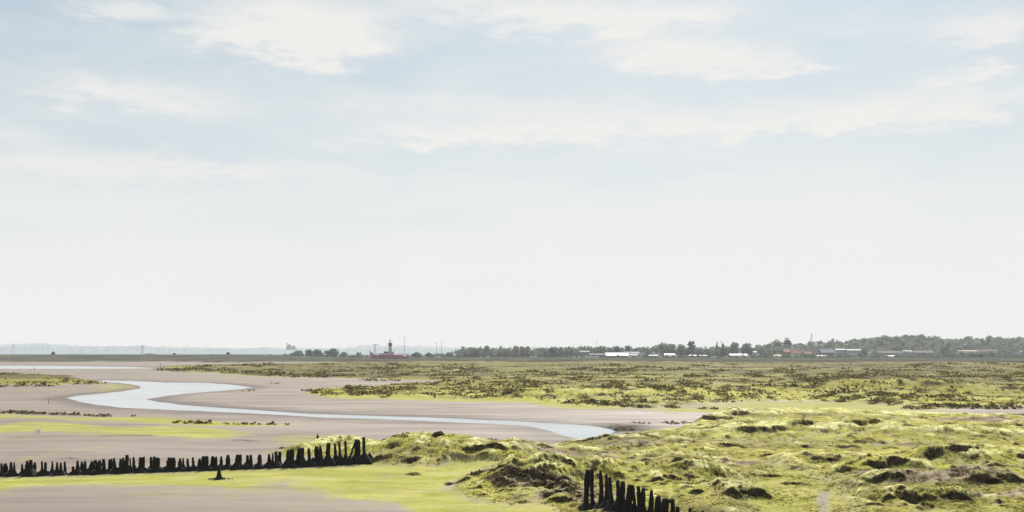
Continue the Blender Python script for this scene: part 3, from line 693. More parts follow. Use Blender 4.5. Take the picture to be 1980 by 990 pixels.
for k, (px, top, w, sk, pt) in enumerate(ROW):
    a, b, c = look(w, pt, sk)
    fromright = n - k
    if fromright == 1: lab = 'tallest black post ending the long row at its right end'
    elif k == 0: lab = 'blunt black post at the left edge of the photo, first of the long row'
    elif fromright <= n // 2: lab = f'{a} {b} black post {c}, {ordinal(fromright)} from the long row\'s right end'
    else: lab = f'{a} {b} black post {c}, {ordinal(k + 1)} from the long row\'s left end'
    make_post(px, top, base_line(px) - (1.2 if k % 3 == 1 else 0), w, lab, 'black timber posts in the long row across the mud', 100 + k, sk, pt, random.uniform(-.05, .05))
# strut leaning on the pair near the right end
x, y, z = at(684, 897)
o = empty('timber_strut', (x, y, z), 'black timber strut leaning against the paired posts near the row\'s right end', 'strut')
MB().tube((-0.30, 0, -0.1), (0.06, 0, 0.98), 0.05, 0.045, 7).build('shaft', M['wood'], o, True)
s = MB(); lump(s, (-0.28, 0, 0), 0.24, 0.34, 9, 4, 5); s.build('seaweed', M['weed'], o, True)
# weed bank joining the feet of the row
s = MB()
for k in range(150):
    px = -6 + (716 + 6) * (k + random.random()) / 150
    x, y, z = at(px, base_line(px) - random.uniform(-0.3, 1.2))
    hpx = np.interp(px, [0, 120, 130, 500, 640, 716], [5, 6, 7, 9, 17, 16]) * random.uniform(0.6, 1.15)
    if 129 < px < 136: continue
    lump(s, (x, y, z), random.uniform(0.10, 0.22), hpx / F * y, 8, 3, k)
tag(s.build('seaweed', M['weed'], None, True), 'black heap of seaweed banked along the feet of the long post row', 'seaweed', kind='stuff')
make_post(615.5, 838.5, 859, 5, 'lone sharply pointed black stake on the mud behind the long row', None, 400, 0.0, 1.6, -0.03, 'pointed_stake')
# stump with spread weed in front of the row
x, y, z = at(423.5, 927)
st = empty('tree_stump', (x, y, z), 'black tapering stump with spread weedy foot on algae in front of the long row', 'stump')
m = MB(); rs = []
for i, (q, zz) in enumerate([(0.30, -0.08), (0.22, 0.03), (0.115, 0.11), (0.085, 0.22), (0.065, 0.34), (0.058, 0.50), (0.03, 0.56)]):
    rs.append([(q * (1 + 0.12 * math.sin(3 * k + i)) * math.cos(k * math.pi / 5), 0.8 * q * math.sin(k * math.pi / 5), zz) for k in range(10)])
m.rings(rs); m.build('trunk', M['wood'], st, True)
s = MB()
for dx, r_, h_ in ((-0.26, 0.16, 0.06), (-0.38, 0.10, 0.035), (0.20, 0.16, 0.06), (0.38, 0.12, 0.035), (0.52, 0.08, 0.03), (0, 0.24, 0.09)):
    lump(s, (dx, random.uniform(-.05, .05), 0), r_, h_, 9, 3, int(dx * 100))
s.build('seaweed', M['weed'], st, True)

NEAR = [(1136,908,7.5,0,.1),(1147,908,7,0,.1),(1161,911,7,0,.1),(1171,920,7,.3,.3),(1182,925,7,.2,.2),(1195,932,7.5,.3,.3),(1207,933,8,.5,.3),(1217.5,938,9,.4,.1),(1227,940,6,.3,.3),(1236,940.5,8,.5,.2),(1245,943,7,.4,.3),(1258,948,7,.3,.2),(1271,959,9,.6,.3),(1286,965,11,.7,.3),(1301,966,9,.8,.1),(1311,980,8,.7,.4),(1333,983,6.5,.8,.4),(1343,989,6,.8,.4),(1357,988,7,.8,.4)]
nb = lambda px: float(np.interp(px, [1130, 1180, 1250, 1300, 1360], [980, 990, 1004, 1016, 1030]))
nn = len(NEAR)
NL = ['tall straight black post at the left end of the near row','tall black post under the turf ledge, second from left in the near row','tall black post touching the ledge, third from left in the near row',
 'blunt black post just shorter than the tall three, fourth in the near row','knobbly black post, fifth from left in the near row','rough black post, sixth from left in the near row','black post with a pale nick at its top, seventh in the near row',
 'broad split black post at the middle of the near row','thin black post wedged right of the broad split one in the near row','stout black post, tenth from left in the near row','ragged black post, last of the tight cluster in the near row',
 'lone slim black post right of the tight cluster in the near row','round-headed black post on a weed heap, seen right of the lone slim one','thick leaning black post joined to its neighbour by a crosspiece','black post carrying the right end of the short crosspiece',
 'low black stub just right of the crosspiece pair','low black stub, fourth from the right end of the near row','lowest black stub, barely showing near the bottom edge','last low black stub at the right end of the near row']
NL[16] = 'low black stub standing apart, third from the right end of the near row'
for k, (px, top, w, sk, pt) in enumerate(NEAR):
    make_post(px, top, nb(px), w, NL[k], 'black timber posts in the near row', 300 + k, sk, pt, random.uniform(-.03, .03), arm=(0.24 if k == 13 else False))
s = MB()
for k in range(46):
    f = (k + random.random()) / 46
    px = 1132 + 230 * f
    x, y, z = at(px, nb(px) - random.uniform(-0.5, 3))
    hpx = np.interp(px, [1130, 1160, 1200, 1250, 1300, 1360], [14, 20, 18, 14, 12, 12]) * random.uniform(0.6, 1.1)
    lump(s, (x, y, z), random.uniform(0.16, 0.30), hpx / F * y, 9, 3, k + 60)
tag(s.build('seaweed_bank', M['weed'], None, True), 'black seaweed heaped around the feet of the near post row', 'seaweed', kind='stuff')
# thin sticks on the open mud
for px, top, base, lab in ((93.5, 772, 781.5, 'thin dark stick upright on bare mud left of the creek bend'), (309.5, 702.5, 711, 'thin dark marker stick by the tip of the far marsh'), (66, 710.5, 715, 'tiny dark stick on the mud beside the far water strip')):
    x, y, z = at(px, base)
    o = empty('marker_stick', (x, y, z), lab, 'stick', 'thin sticks on the mud')
    h = (base - top) / F * y
    MB().tube((0, 0, -0.3), (0.08 * h, 0, h), 0.0011 * y * 0.26, 0.0011 * y * 0.2, 6).build('shaft', M['wood'], o, True)
    MB().tube((0.05 * h, 0, h * 0.9), (0.10 * h, 0, h * 1.02), 0.0011 * y * 0.36, 0.0011 * y * 0.3, 6).build('cap', M['wood'], o, True)

# ------------------------------------------------------------------ white wading bird
x, y, z = at(76, 838)
bd = empty('wading_bird', (x, y, z), 'small white wading bird stooping at the edge of the algae strip', 'bird')
bd.scale = (1.35, 1.35, 1.35)
def ellip_rings(path, rad, n=10):
    rs = []
    for i, (p, r) in enumerate(zip(path, rad)):
        p = Vector(p); q = Vector(path[min(i + 1, len(path) - 1)]) - Vector(path[max(i - 1, 0)]); q.normalize()
        a = q.cross(Vector((0, 1, 0))).normalized(); b = Vector((0, 1, 0))
        rs.append([p + r * (math.cos(t) * a + 0.85 * math.sin(t) * b) for t in (2 * math.pi * k / n for k in range(n))])
    return rs
m = MB()   # tail low on the left, body rising to the folded neck and head on the right
m.rings(ellip_rings([(-0.17, 0, 0.10), (-0.12, 0, 0.125), (-0.05, 0, 0.17), (0.02, 0, 0.215), (0.065, 0, 0.25), (0.085, 0, 0.28), (0.085, 0, 0.31), (0.10, 0, 0.335), (0.125, 0, 0.335)], [0.010, 0.035, 0.060, 0.060, 0.040, 0.024, 0.020, 0.026, 0.012]))
m.build('body', M['feather'], bd, True)
MB().tube((0.12, 0, 0.335), (0.18, 0, 0.322), 0.010, 0.002, 6).build('beak', M['beak'], bd, True)
for s_ in (-1, 1):
    q = MB(); q.tube((-0.02, 0.02 * s_, 0.14), (-0.012, 0.02 * s_, 0.07), 0.009, 0.006, 5); q.tube((-0.012, 0.02 * s_, 0.07), (-0.02, 0.02 * s_, -0.02), 0.006, 0.006, 5)
    q.build('leg', M['beak'], bd)
    w = MB(); w.rings(ellip_rings([(-0.19, 0.045 * s_, 0.105), (-0.11, 0.055 * s_, 0.14), (-0.03, 0.058 * s_, 0.185), (0.03, 0.05 * s_, 0.22)], [0.006, 0.030, 0.038, 0.012], 8)); w.build('wing', M['feather'], bd, True)

# ------------------------------------------------------------------ trees
def leaf_cloud(lobes, n, size, rr):
    """quads spread through the lobes; lobes = (x, y, z, rx, rz)"""
    L = np.array(lobes); wts = L[:, 3] ** 2; wts /= wts.sum()
    k = rr.choice(len(L), n, p=wts)
    d = rr.normal(size=(n, 3)); d /= np.linalg.norm(d, axis=1)[:, None]
    rad = 0.72 + 0.34 * rr.random(n) ** 0.7
    cen = L[k, :3] + d * (rad[:, None] * np.stack([L[k, 3], L[k, 3], L[k, 4]], -1))
    nrm = d * 0.9 + rr.normal(size=(n, 3)) * 0.55; nrm /= np.linalg.norm(nrm, axis=1)[:, None]
    a = np.cross(nrm, rr.normal(size=(n, 3))); a /= np.linalg.norm(a, axis=1)[:, None]; b = np.cross(nrm, a)
    s = size * (0.6 + 0.8 * rr.random(n))[:, None]
    return np.stack([cen - a * s - b * s * .7, cen + a * s - b * s * .6, cen + a * s * .8 + b * s * .7, cen - a * s * .7 + b * s * .8], 1).reshape(-1, 3)
def make_tree(px, top, base, wpx, kind, Yd, label, group, mat='leaf_a', sd=0, name=None):
    rr = np.random.default_rng(sd + 1000)
    x = gx(px, Yd); z0 = gz(base, Yd); gzv = ground_z(x, Yd)
    if z0 > gzv - 0.2: z0 = min(z0, gzv - 0.05)
    zt = gz(top, Yd); h = zt - z0; w = wpx / F * Yd * 1.12
    e = empty(name or {'conifer': 'conifer_tree', 'bush': 'bush', 'cedar': 'cedar_tree'}.get(kind, 'broadleaf_tree'), (x, Yd, z0), label, 'bush' if kind == 'bush' else 'tree', group)
    lobes = []
    if kind == 'conifer':
        for i in range(9):
            f = i / 8; lobes.append((rr.normal() * 0.04 * w, 0, h * (0.12 + 0.82 * f), w * 0.5 * (1 - 0.88 * f), h * 0.09))
    elif kind == 'cedar':
        for i in range(10):
            f = i / 9; lobes.append((rr.uniform(-1, 1) * w * 0.34 * (1 - 0.75 * f), rr.uniform(-1, 1) * w * .3 * (1 - f), h * (0.18 + 0.76 * f), w * 0.26 * (1 - 0.35 * f), h * 0.065))
        lobes.append((0, 0, h * 0.5, w * 0.16, h * 0.42))
    elif kind == 'bush':
        for i in range(6):
            lobes.append((rr.uniform(-1, 1) * w * .3, rr.uniform(-1, 1) * w * .2, h * rr.uniform(.3, .62), w * rr.uniform(.18, .28), h * rr.uniform(.25, .38)))
    else:
        nl = 13 if kind == 'round' else 9
        for i in range(nl):
            t_ = rr.uniform(0, 2 * np.pi); q = math.sqrt(rr.random()) * 0.36
            hz = rr.uniform(0.24, 0.86); lim = math.sqrt(max(0.05, 1 - ((hz - 0.45) / 0.5) ** 2)) if hz > .45 else 1.0
            sz = rr.uniform(0.13, 0.22) * (1.0 if kind == 'round' else 0.72)
            lobes.append((w * q * lim * math.cos(t_) * 1.05, w * q * lim * math.sin(t_), h * min(hz, 0.98 - sz * w / h), w * sz, min(w * sz, h * 0.2)))
        if kind == 'round':
            lobes.append((0, 0, h * 0.5, w * 0.34, h * 0.36)); lobes.append((rr.normal() * .05 * w, 0, h * 0.82, w * 0.22, h * 0.17))
    n = {'sparse': 380, 'bush': 240}.get(kind, 560)
    size = (0.42 if kind != 'sparse' else 0.34) * (w + h) / 22 + 0.16
    v = leaf_cloud(lobes, n, size, rr)
    np_mesh('crown', v, np.arange(len(v)).reshape(-1, 4), M[mat], e)
    if kind != 'bush':
        m = MB(); m.tube((0, 0, -0.6), (0.02 * w, 0, h * 0.45), 0.028 * h, 0.016 * h, 7)
        for i in range(5):
            L_ = lobes[rr.integers(len(lobes))]
            m.tube((0.01 * w, 0, h * rr.uniform(.2, .42)), (L_[0] * .85, L_[1] * .85, max(L_[2], h * .45)), 0.011 * h, 0.004 * h, 5)
        m.build('trunk', M['bark'], e)
    return e
T = [ # px, top, base, width, kind, distance, material, label
 (553,683.2,692,11,'bush',960,'leaf_b','small round bush at the left end of the dark tree row'),
 (576,677.5,692,27,'round',960,'leaf_b','broad low round tree, first big one of the row left of the red ship'),
 (598,675.5,692,19,'round',965,'leaf_b','narrow rounded tree, second big one of the row left of the red ship'),
 (614,675,692,22,'round',960,'leaf_b','domed dark tree, third big one of the row left of the red ship'),
 (641,674,692,29,'round',955,'leaf_b','widest dark domed tree, fourth big one of the row left of the ship'),
 (664,680.5,692,16,'round',960,'leaf_a','short grey tree at the right end of the row left of the ship'),
 (694,680.5,692,13,'sparse',930,'leaf_a','flat-topped thin tree standing alone left of the red ship\'s bow'),
 (806,681,693,22,'round',900,'leaf_b','dark rounded tree just right of the ship\'s pale awning'),
 (830,681.5,692,15,'round',930,'leaf_b','dark squat tree left of the small white boat cluster beyond the ship'),
 (850,681,690,20,'bush',960,'leaf_a','low wide grey bush behind the white boat right of the ship'),
 (868,681,692,16,'round',940,'leaf_a','small ragged tree right of the white boat beyond the ship'),
 (890,683,692,14,'bush',940,'leaf_a','low bush at the left foot of the hazy tall tree line'),
 (904,672.5,692,18,'sparse',1000,'leaf_c','pale airy tree at the left start of the long tree line'),
 (919,674.5,692,21,'round',960,'leaf_b','dark square-shouldered tree just left of the white sailboat'),
 (947,667.5,692,29,'sparse',985,'leaf_a','large see-through domed tree right behind the white sailboat'),
 (966,678,692,14,'round',960,'leaf_a','short tree filling the gap right of the sailboat\'s domed tree'),
 (981,674,692,22,'round',950,'leaf_a','mid-height rounded tree left of a tall pale dome'),
 (996,668,692,19,'round',990,'leaf_c','tall pale domed tree right of the mid-height rounded one'),
 (1010,667,692,13,'sparse',1000,'leaf_c','first of two feathery pale trees, the left and taller one'),
 (1021,667.5,692,14,'sparse',1000,'leaf_c','second of two feathery pale trees, beside the thin masts'),
 (1040,678,692,18,'bush',950,'leaf_a','low bush between the feathery pale trees and a square tree'),
 (1055,675.5,692,18,'round',965,'leaf_a','low rounded tree leaning on the left of the square-topped tree'),
 (1068,671,692,16,'round',970,'leaf_b','square-topped dark tree left of an umbrella-shaped airy tree'),
 (1087,670.5,692,24,'sparse',980,'leaf_b','umbrella-shaped airy tree with sky showing through its top'),
 (1107,675,692,17,'round',960,'leaf_a','short tree just left of the first big dome by the boatyard'),
 (1132,668.5,691,36,'round',990,'leaf_a','big broad dome behind the boatyard, left of the matching dome'),
 (1163,668.5,691,32,'round',990,'leaf_a','second big dome behind the white roofed shed\'s left end'),
 (1178,671.5,690,16,'round',985,'leaf_a','low shoulder tree on the right flank of the second big dome'),
 (1191,669,690,20,'round',995,'leaf_b','round tree directly above the middle of the white roofed shed'),
 (1213,668.5,690,16,'round',1000,'leaf_b','narrow round tree above the right end of the white roofed shed'),
 (1228,673.5,690,17,'round',990,'leaf_b','low dark tree left of the white gable house'),
 (1254,669,692,17,'sparse',960,'leaf_a','ragged green tree just right of the white gable house'),
 (1268,672.5,691,16,'round',980,'leaf_a','small tree tucked left of the tallest boatyard tree'),
 (1281,662.5,691,36,'round',1000,'leaf_a','tallest and broadest double-domed tree above the jumbled boatyard'),
 (1300,664.5,690,22,'round',1005,'leaf_a','round tree joined to the right of the broad double-domed one'),
 (1315,665,690,20,'round',1000,'leaf_a','rounded tree left of the layered cedar'),
 (1337,659.5,690,28,'cedar',1000,'leaf_b','layered cedar with flat top and stepped sides against the sky'),
 (1366,673,690,26,'round',990,'leaf_a','low wide tree in the dip right of the cedar'),
 (1386,660.8,690,14,'conifer',1010,'leaf_b','left one of a pair of dark pointed conifers'),
 (1397.5,661.5,690,15,'conifer',1010,'leaf_b','right and blunter one of a pair of dark conifers'),
 (1408,666,690,13,'sparse',1010,'leaf_a','thin tree right of the dark conifer pair'),
 (1420,660.5,690,20,'round',1000,'leaf_a','tall rounded tree above the left of the long white roof'),
 (1445,662.5,690,26,'round',1000,'leaf_b','dark wide tree above the right of the long white roof'),
 (1467,666,689,26,'round',1020,'leaf_a','grey tree above the small white tank'),
 (1487,664,688,24,'round',1040,'leaf_a','low tree at the left foot of the tall ragged clump'),
 (1503,656,686,26,'round',1050,'leaf_a','ragged green tree forming the left half of the tall clump'),
 (1521,652.5,684,19,'round',1050,'leaf_b','tall dark tree above the pinkish roofs, right half of the clump'),
 (1456,684,693,17,'bush',900,'leaf_b','dark round bush left of the white tank'),
 (1474,687,694,18,'bush',900,'leaf_b','low dark bush right of the white tank'),
 (1550,687,695,16,'bush',900,'leaf_a','low grey bush in front of the first red roofed house'),
 (1571.5,684.5,695.5,12,'round',905,'leaf_b','small bluish round tree in front of the red gable'),
 (1607,684.5,695.5,12,'round',905,'leaf_b','dark columnar tree at the left end of the white terrace'),
 (1640,684.5,690,20,'bush',930,'leaf_b','dark low bush in front of the white terrace\'s middle'),
 (1668,676,690,18,'round',960,'leaf_b','dark tree at the right end of the white terrace'),
 (1734,671.5,688,24,'round',990,'leaf_b','dark bluish tree left of the bright white cube house'),
 (1828,668.5,683,17,'round',1000,'leaf_b','dark rounded tree at the left end of the long cream building'),
 (1806,682,692,18,'bush',930,'leaf_b','dark bush right of the grey row of houses'),
 (1870,681.5,693,24,'bush',900,'leaf_b','dark bluish bush below the left of the long cream building'),
 (1893,682,693,20,'bush',900,'leaf_b','dark bluish bush below the middle of the long cream building'),
 (1918,681.5,693,22,'bush',900,'leaf_b','dark bush below the right end of the long cream building'),
 (1944,680.5,692,22,'bush',910,'leaf_b','green bush right of the long cream building'),
 (1966,680,692,24,'bush',910,'leaf_a','green bush below the white strip at the right edge'),
 (1925,689.5,696,11,'bush',860,'leaf_b','small dark bush on the shore, left of two near the right edge'),
 (1956,690,696,11,'bush',860,'leaf_b','small dark bush on the shore, right of two near the right edge'),
 (1611,653.5,668,10,'sparse',1440,'leaf_c','thin see-through tree on the ridge right of the lattice tower'),
 (1643,656,668,10,'sparse',1440,'leaf_a','small lone tuft of a tree on the ridge above the white terrace'),
 (1672,653,668,18,'round',1440,'leaf_a','rounded ridge tree at the start of the higher wood'),
 (1712,648,664,26,'round',1450,'leaf_c','broad pale ridge tree above the long brown roof'),
 (1763,647.3,664,20,'round',1450,'leaf_b','dark ridge tree left of the highest crown'),
 (1782,646,664,15,'round',1450,'leaf_a','highest crown on the wooded ridge'),
 (1809,648.5,666,24,'round',1440,'leaf_c','pale rounded crown just after the ridge notch'),
 (1838,655,670,18,'round',1430,'leaf_a','lower ridge tree right of the pale rounded crown'),
 (1853,653,670,16,'sparse',1430,'leaf_c','pale thin ridge tree left of a dark dome'),
 (1873,649.5,670,19,'round',1430,'leaf_b','dark dome with a forked top on the ridge'),
 (1891,653.5,668,18,'round',1430,'leaf_a','lower ridge tree between the dark dome and the white gap'),
 (1913,648.8,666,19,'round',1440,'leaf_a','rounded ridge tree standing over the bright white gap'),
 (1933,650.5,666,15,'round',1440,'leaf_c','pale ridge tree right of the bright white gap'),
 (1952,655.5,670,18,'round',1430,'leaf_b','dark low ridge tree near the right edge'),
 (1973,651,670,24,'round',1430,'leaf_b','tall dark ridge tree at the right edge of the photo'),
 (103,680,688.5,8.5,'round',900,'leaf_b','lone dark round tree on the far left bank'),
 (131.5,684.3,689,4.5,'bush',900,'leaf_b','left one of two tiny bushes on the far left bank'),
 (137.3,684.5,689,4.5,'bush',900,'leaf_b','right one of two tiny bushes on the far left bank'),
 (292,683,689.5,24,'bush',900,'leaf_b','long low dark thicket on the far bank beside the pylon'),
 (326,685,689.5,14,'bush',900,'leaf_b','low flat bush left of the second dark bush on the bank'),
 (337,682.8,690,8.5,'round',900,'leaf_b','dark rounded bush-like tree right of the long thicket'),
 (410,684.3,689,5,'bush',900,'leaf_b','tiny lone bush midway along the far left bank'),
 (441.5,681,690,9,'round',900,'leaf_b','upright dark tree standing alone right of the tiny bush'),
 (470,685,690.5,11,'bush',900,'leaf_b','low double bush right of the upright lone tree'),
 (495,686,690,6,'bush',900,'leaf_b','tiny bush midway between the double bush and the last one'),
 (523.5,684,690,6,'bush',900,'leaf_b','small dark bush nearest the left end of the tree row'),
 (558,662.5,684,11,'round',3300,'leaf_a','tall hazy pale tree clump rising above the far hills'),
 (569,667.5,684,12,'round',3300,'leaf_a','lower hazy clump joined to the right of the tall pale one'),
]
for k, (px, tp, bs, w, kind, Yd, mat, lab) in enumerate(T):
    grp = 'trees on the wooded ridge' if (Yd > 1400 and Yd < 2000) else 'far trees and bushes across the marsh'
    make_tree(px, tp, bs, w, kind, Yd, lab, grp, mat, k)
# the wood on the hill and the scrub along the shore read as masses
def wood_mass(name, n, region_fn, hfn, label, mat, seed, qn=90):
    rr = np.random.default_rng(seed); out = []
    for _ in range(n):
        px, Yd = region_fn(rr); x = gx(px, Yd); z = ground_z(x, Yd); h = hfn(rr); w = h * rr.uniform(0.7, 1.15)
        lobes = [(x + rr.normal() * w * .22, Yd + rr.normal() * w * .2, z + h * rr.uniform(.22, .72), w * rr.uniform(.24, .36), h * rr.uniform(.2, .3)) for _ in range(4)]
        out.append(leaf_cloud(lobes, qn, 0.085 * h + 0.12, rr))
    v = np.concatenate(out)
    return tag(np_mesh(name, v, np.arange(len(v)).reshape(-1, 4), M[mat]), label, 'woodland', kind='stuff')
wood_mass('woodland', 460, lambda r: (r.uniform(1530, 2150), 1035 + 465 * r.random() ** 1.5), lambda r: r.uniform(4.0, 7.5), 'grey-green woodland covering the hill on the right', 'leaf_a', 1)
wood_mass('woodland_dark', 90, lambda r: (r.uniform(1545, 2150), r.uniform(1060, 1490)), lambda r: r.uniform(5.5, 9), 'darker evergreen trees mixed through the hill woodland', 'leaf_b', 2)
wood_mass('woodland_pale', 120, lambda r: (r.uniform(1560, 2150), r.uniform(1060, 1490)), lambda r: r.uniform(5, 8.5), 'paler spring trees mixed through the hill woodland', 'leaf_c', 3)
wood_mass('undergrowth', 420, lambda r: (r.uniform(880, 1560), r.uniform(1000, 1050)), lambda r: r.uniform(6.5, 12), 'continuous scrub at the foot of the far tree line', 'leaf_a', 4, 60)
wood_mass('shore_scrub', 330, lambda r: (r.uniform(1230, 2100), r.uniform(850, 915)), lambda r: r.uniform(0.9, 3.0), 'low green scrub along the shore below the hill', 'leaf_a', 5, 50)
wood_mass('hill_foot_trees', 110, lambda r: (r.uniform(1490, 2120), r.uniform(965, 1030)), lambda r: r.uniform(4.5, 8.5), 'grey-green trees massed between and behind the hillside houses', 'leaf_a', 8, 90)
wood_mass('garden_trees', 120, lambda r: (r.uniform(1500, 2110), r.uniform(892, 922)), lambda r: 2.2 + 5.0 * r.random() ** 1.8, 'small trees and bushes standing in front of the hillside houses', 'leaf_a', 9, 80)
wood_mass('boatyard_scrub', 80, lambda r: (r.uniform(1060, 1500), r.uniform(876, 918)), lambda r: 1.0 + 3.2 * r.random() ** 2, 'low scrub along the boatyard shore', 'leaf_b', 10, 60)
wood_mass('bank_scrub', 90, lambda r: (r.uniform(560, 900), r.uniform(880, 960)), lambda r: r.uniform(1.2, 3.0), 'low scrub on the bank behind the red ship', 'leaf_b', 6, 50)

# ------------------------------------------------------------------ far hazy hills
def hill(name, Yd, pts, label, rough, seed):
    px = np.arange(-900, 2900, 1.5); tops = np.interp(px, [p[0] for p in pts], [p[1] for p in pts])
    nz = fbm(px, np.zeros_like(px) + seed, 60.0, 3, 0.5, seed) * rough + (1 - np.abs(fbm(px, np.zeros_like(px) + 3 + seed, 26.0, 2, 0.5, seed)) * 2.2) * rough * 1.1 + fbm(px, np.zeros_like(px) + 7, 7.0, 2, 0.5, seed) * rough * 0.45
    zc = H - (tops - nz - HY) / F * Yd
    xs = (px - CX) / F * Yd
    prof = [(-0.20, 0.0), (-0.12, 0.25), (-0.05, 0.72), (0.0, 1.0), (0.08, 0.95), (0.25, 0.0)]
    V_ = np.concatenate([np.stack([xs * (1 + a), np.full_like(xs, Yd * (1 + a)), np.maximum(zc, 1) * b - (2 if b == 0 else 0)], -1) for a, b in prof])
    n_ = len(px); f_ = []
    i = np.arange(n_ - 1)
    for k in range(len(prof) - 1):
        f_.append(np.stack([k * n_ + i, k * n_ + i + 1, (k + 1) * n_ + i + 1, (k + 1) * n_ + i], -1))
    return tag(np_mesh(name, V_, np.concatenate(f_), M['hill'], smooth=True), label, 'hills', kind='structure')
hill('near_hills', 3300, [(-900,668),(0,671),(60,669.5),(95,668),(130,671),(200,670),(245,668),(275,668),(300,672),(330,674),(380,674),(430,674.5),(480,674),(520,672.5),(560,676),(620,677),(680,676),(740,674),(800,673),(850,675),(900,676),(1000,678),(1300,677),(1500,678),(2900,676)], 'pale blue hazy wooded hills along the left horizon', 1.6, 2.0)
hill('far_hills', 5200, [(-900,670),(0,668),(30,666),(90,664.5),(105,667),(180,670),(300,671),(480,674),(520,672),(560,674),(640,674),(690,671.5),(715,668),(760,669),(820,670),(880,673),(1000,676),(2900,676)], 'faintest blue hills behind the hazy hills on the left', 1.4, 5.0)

# ------------------------------------------------------------------ red ship
YS = 820.0
sx = lambda px: gx(px, YS) - gx(752, YS)
ship = empty('moored_ship', (gx(752, YS), YS, 0.0), 'old red hulled ship with a lantern tower lying on the far mud', 'ship')
x0, x1 = sx(714.5), sx(789)
Lh = x1 - x0
def hull_rings(f0=0.0, f1=1.0, zlo=None, zhi=None, inset=0.0, n=22):
    rs = []
    for i in range(n + 1):
        f = f0 + (f1 - f0) * i / n
        beam = 3.3 * min(1.0, (math.sin(math.pi * min(f * 1.9, 1) / 2)) ** 0.8 if f < .53 else 1.0) * (1 - 0.35 * max(0, (f - .82) / .18) ** 2)
        sheer = 3.5 + 3.6 * max(0, (0.16 - f) / 0.16) ** 1.3 + 0.9 * max(0, (f - 0.72) / .28) ** 1.5
        rake = 1.6 * max(0, (0.12 - f) / 0.12)
        lo = zlo(f, sheer) if zlo else -0.4; hi = zhi(f, sheer) if zhi else sheer
        xx = x0 + Lh * f
        b = beam + 0.12 + inset
        rs.append([(xx + rake * .9, -b * 0.15, lo), (xx + rake * .6, -b * .82, lo + (hi - lo) * .25), (xx, -b, hi), (xx, b, hi), (xx + rake * .6, b * .82, lo + (hi - lo) * .25), (xx + rake * .9, b * .15, lo)])
    return rs
MB().rings(hull_rings()).build('hull', M['hullred'], ship, False)
MB().rings(hull_rings(0.0, 0.15, zlo=lambda f, s: s - 3.4, zhi=lambda f, s: s + 0.12, inset=0.06)).build('bow_plate', M['steel'], ship)
def band(zc, hh, mat, f0, f1, nm):
    m = MB(); R_ = hull_rings(f0, f1, n=16)
    for i in range(len(R_) - 1):
        (xa, ya, za), (xb, yb, zb) = R_[i][2], R_[i + 1][2]
        m.box(min(xa, xb), max(xa, xb), min(ya, yb) - 0.10, min(ya, yb) + 0.05, za - zc - hh, za - zc)
    return m.build(nm, mat, ship)
band(0.9, 0.25, M['hulldark'], 0.2, 0.98, 'rubbing_strake')
MB().box(sx(734), sx(757), -1.9, 1.9, 3.35, 4.75).build('deckhouse', M['cream'], ship)
dh = MB(); dh.box(sx(734), sx(757) + .3, -2.1, 2.1, 4.75, 4.95); dh.build('deckhouse_roof', M['palesteel'], ship)
MB().box(sx(742.5), sx(751.5), -2.05, 1.9, 4.96, 6.3).build('wheelhouse', M['darkred'], ship)
MB().box(sx(742), sx(752), -2.25, 2.0, 6.3, 6.5).build('wheelhouse_roof', M['palesteel'], ship)
for k in range(4):
    f = MB(); a_ = sx(736) + k * 2.3; f.box(a_, a_ + 0.8, -1.95, -1.88, 3.85, 4.45); f.build('window', M['glass'], ship)
MB().box(sx(757.2), sx(760.5), -1.7, 1.7, 3.4, 6.1).build('red_casing', M['hullred'], ship)
tw = MB(); cxm = sx(754.5)
for s1 in (-1, 1):
    for s2 in (-1, 1):
        tw.tube((cxm + s1 * 1.35, s2 * 1.35, 3.4), (cxm + s1 * 1.0, s2 * 1.0, 10.9), 0.16, 0.14, 6)
for zz in (5.0, 6.5, 8.0, 9.5):
    q = 1.35 - (zz - 3.4) * 0.047
    for s1 in (-1, 1):
        tw.tube((cxm - q, s1 * q, zz), (cxm + q, s1 * q, zz + 1.5), 0.09, 0.09, 5); tw.tube((cxm + q, s1 * q, zz), (cxm - q, s1 * q, zz + 1.5), 0.09, 0.09, 5)
        tw.tube((cxm + s1 * q, -q, zz), (cxm + s1 * q, q, zz + 1.5), 0.09, 0.09, 5)
        tw.tube((cxm - q, s1 * q, zz), (cxm + q, s1 * q, zz), 0.09, 0.09, 5)
tower = tw.build('lantern_tower', M['palesteel'], ship)
q_ = MB(); q_.tube((cxm, 0, 3.4), (cxm, 0, 10.9), 0.75, 0.7, 12); q_.build('ladder_trunk', M['palesteel'], tower)
ln = MB(); circ = lambda r_, z_: [(cxm + r_ * math.cos(k * math.pi / 6), r_ * math.sin(k * math.pi / 6), z_) for k in range(12)]
ln.rings([circ(1.25, 10.9), circ(1.35, 11.2), circ(1.75, 12.4), circ(1.75, 12.7), circ(1.2, 12.7), circ(1.2, 13.3), circ(0.9, 13.8), circ(0.3, 14.2)])
lantern = ln.build('lantern', M['darkred'], ship)
rl = MB()
for k in range(12):
    p = (cxm + 1.8 * math.cos(k * math.pi / 6), 1.8 * math.sin(k * math.pi / 6)); p2 = (cxm + 1.8 * math.cos((k + 1) * math.pi / 6), 1.8 * math.sin((k + 1) * math.pi / 6))
    rl.tube((*p, 12.6), (*p, 13.6), 0.06, 0.06, 5); rl.tube((*p, 13.55), (*p2, 13.55), 0.06, 0.06, 5)
rl.build('gallery_rail', M['darkred'], lantern)
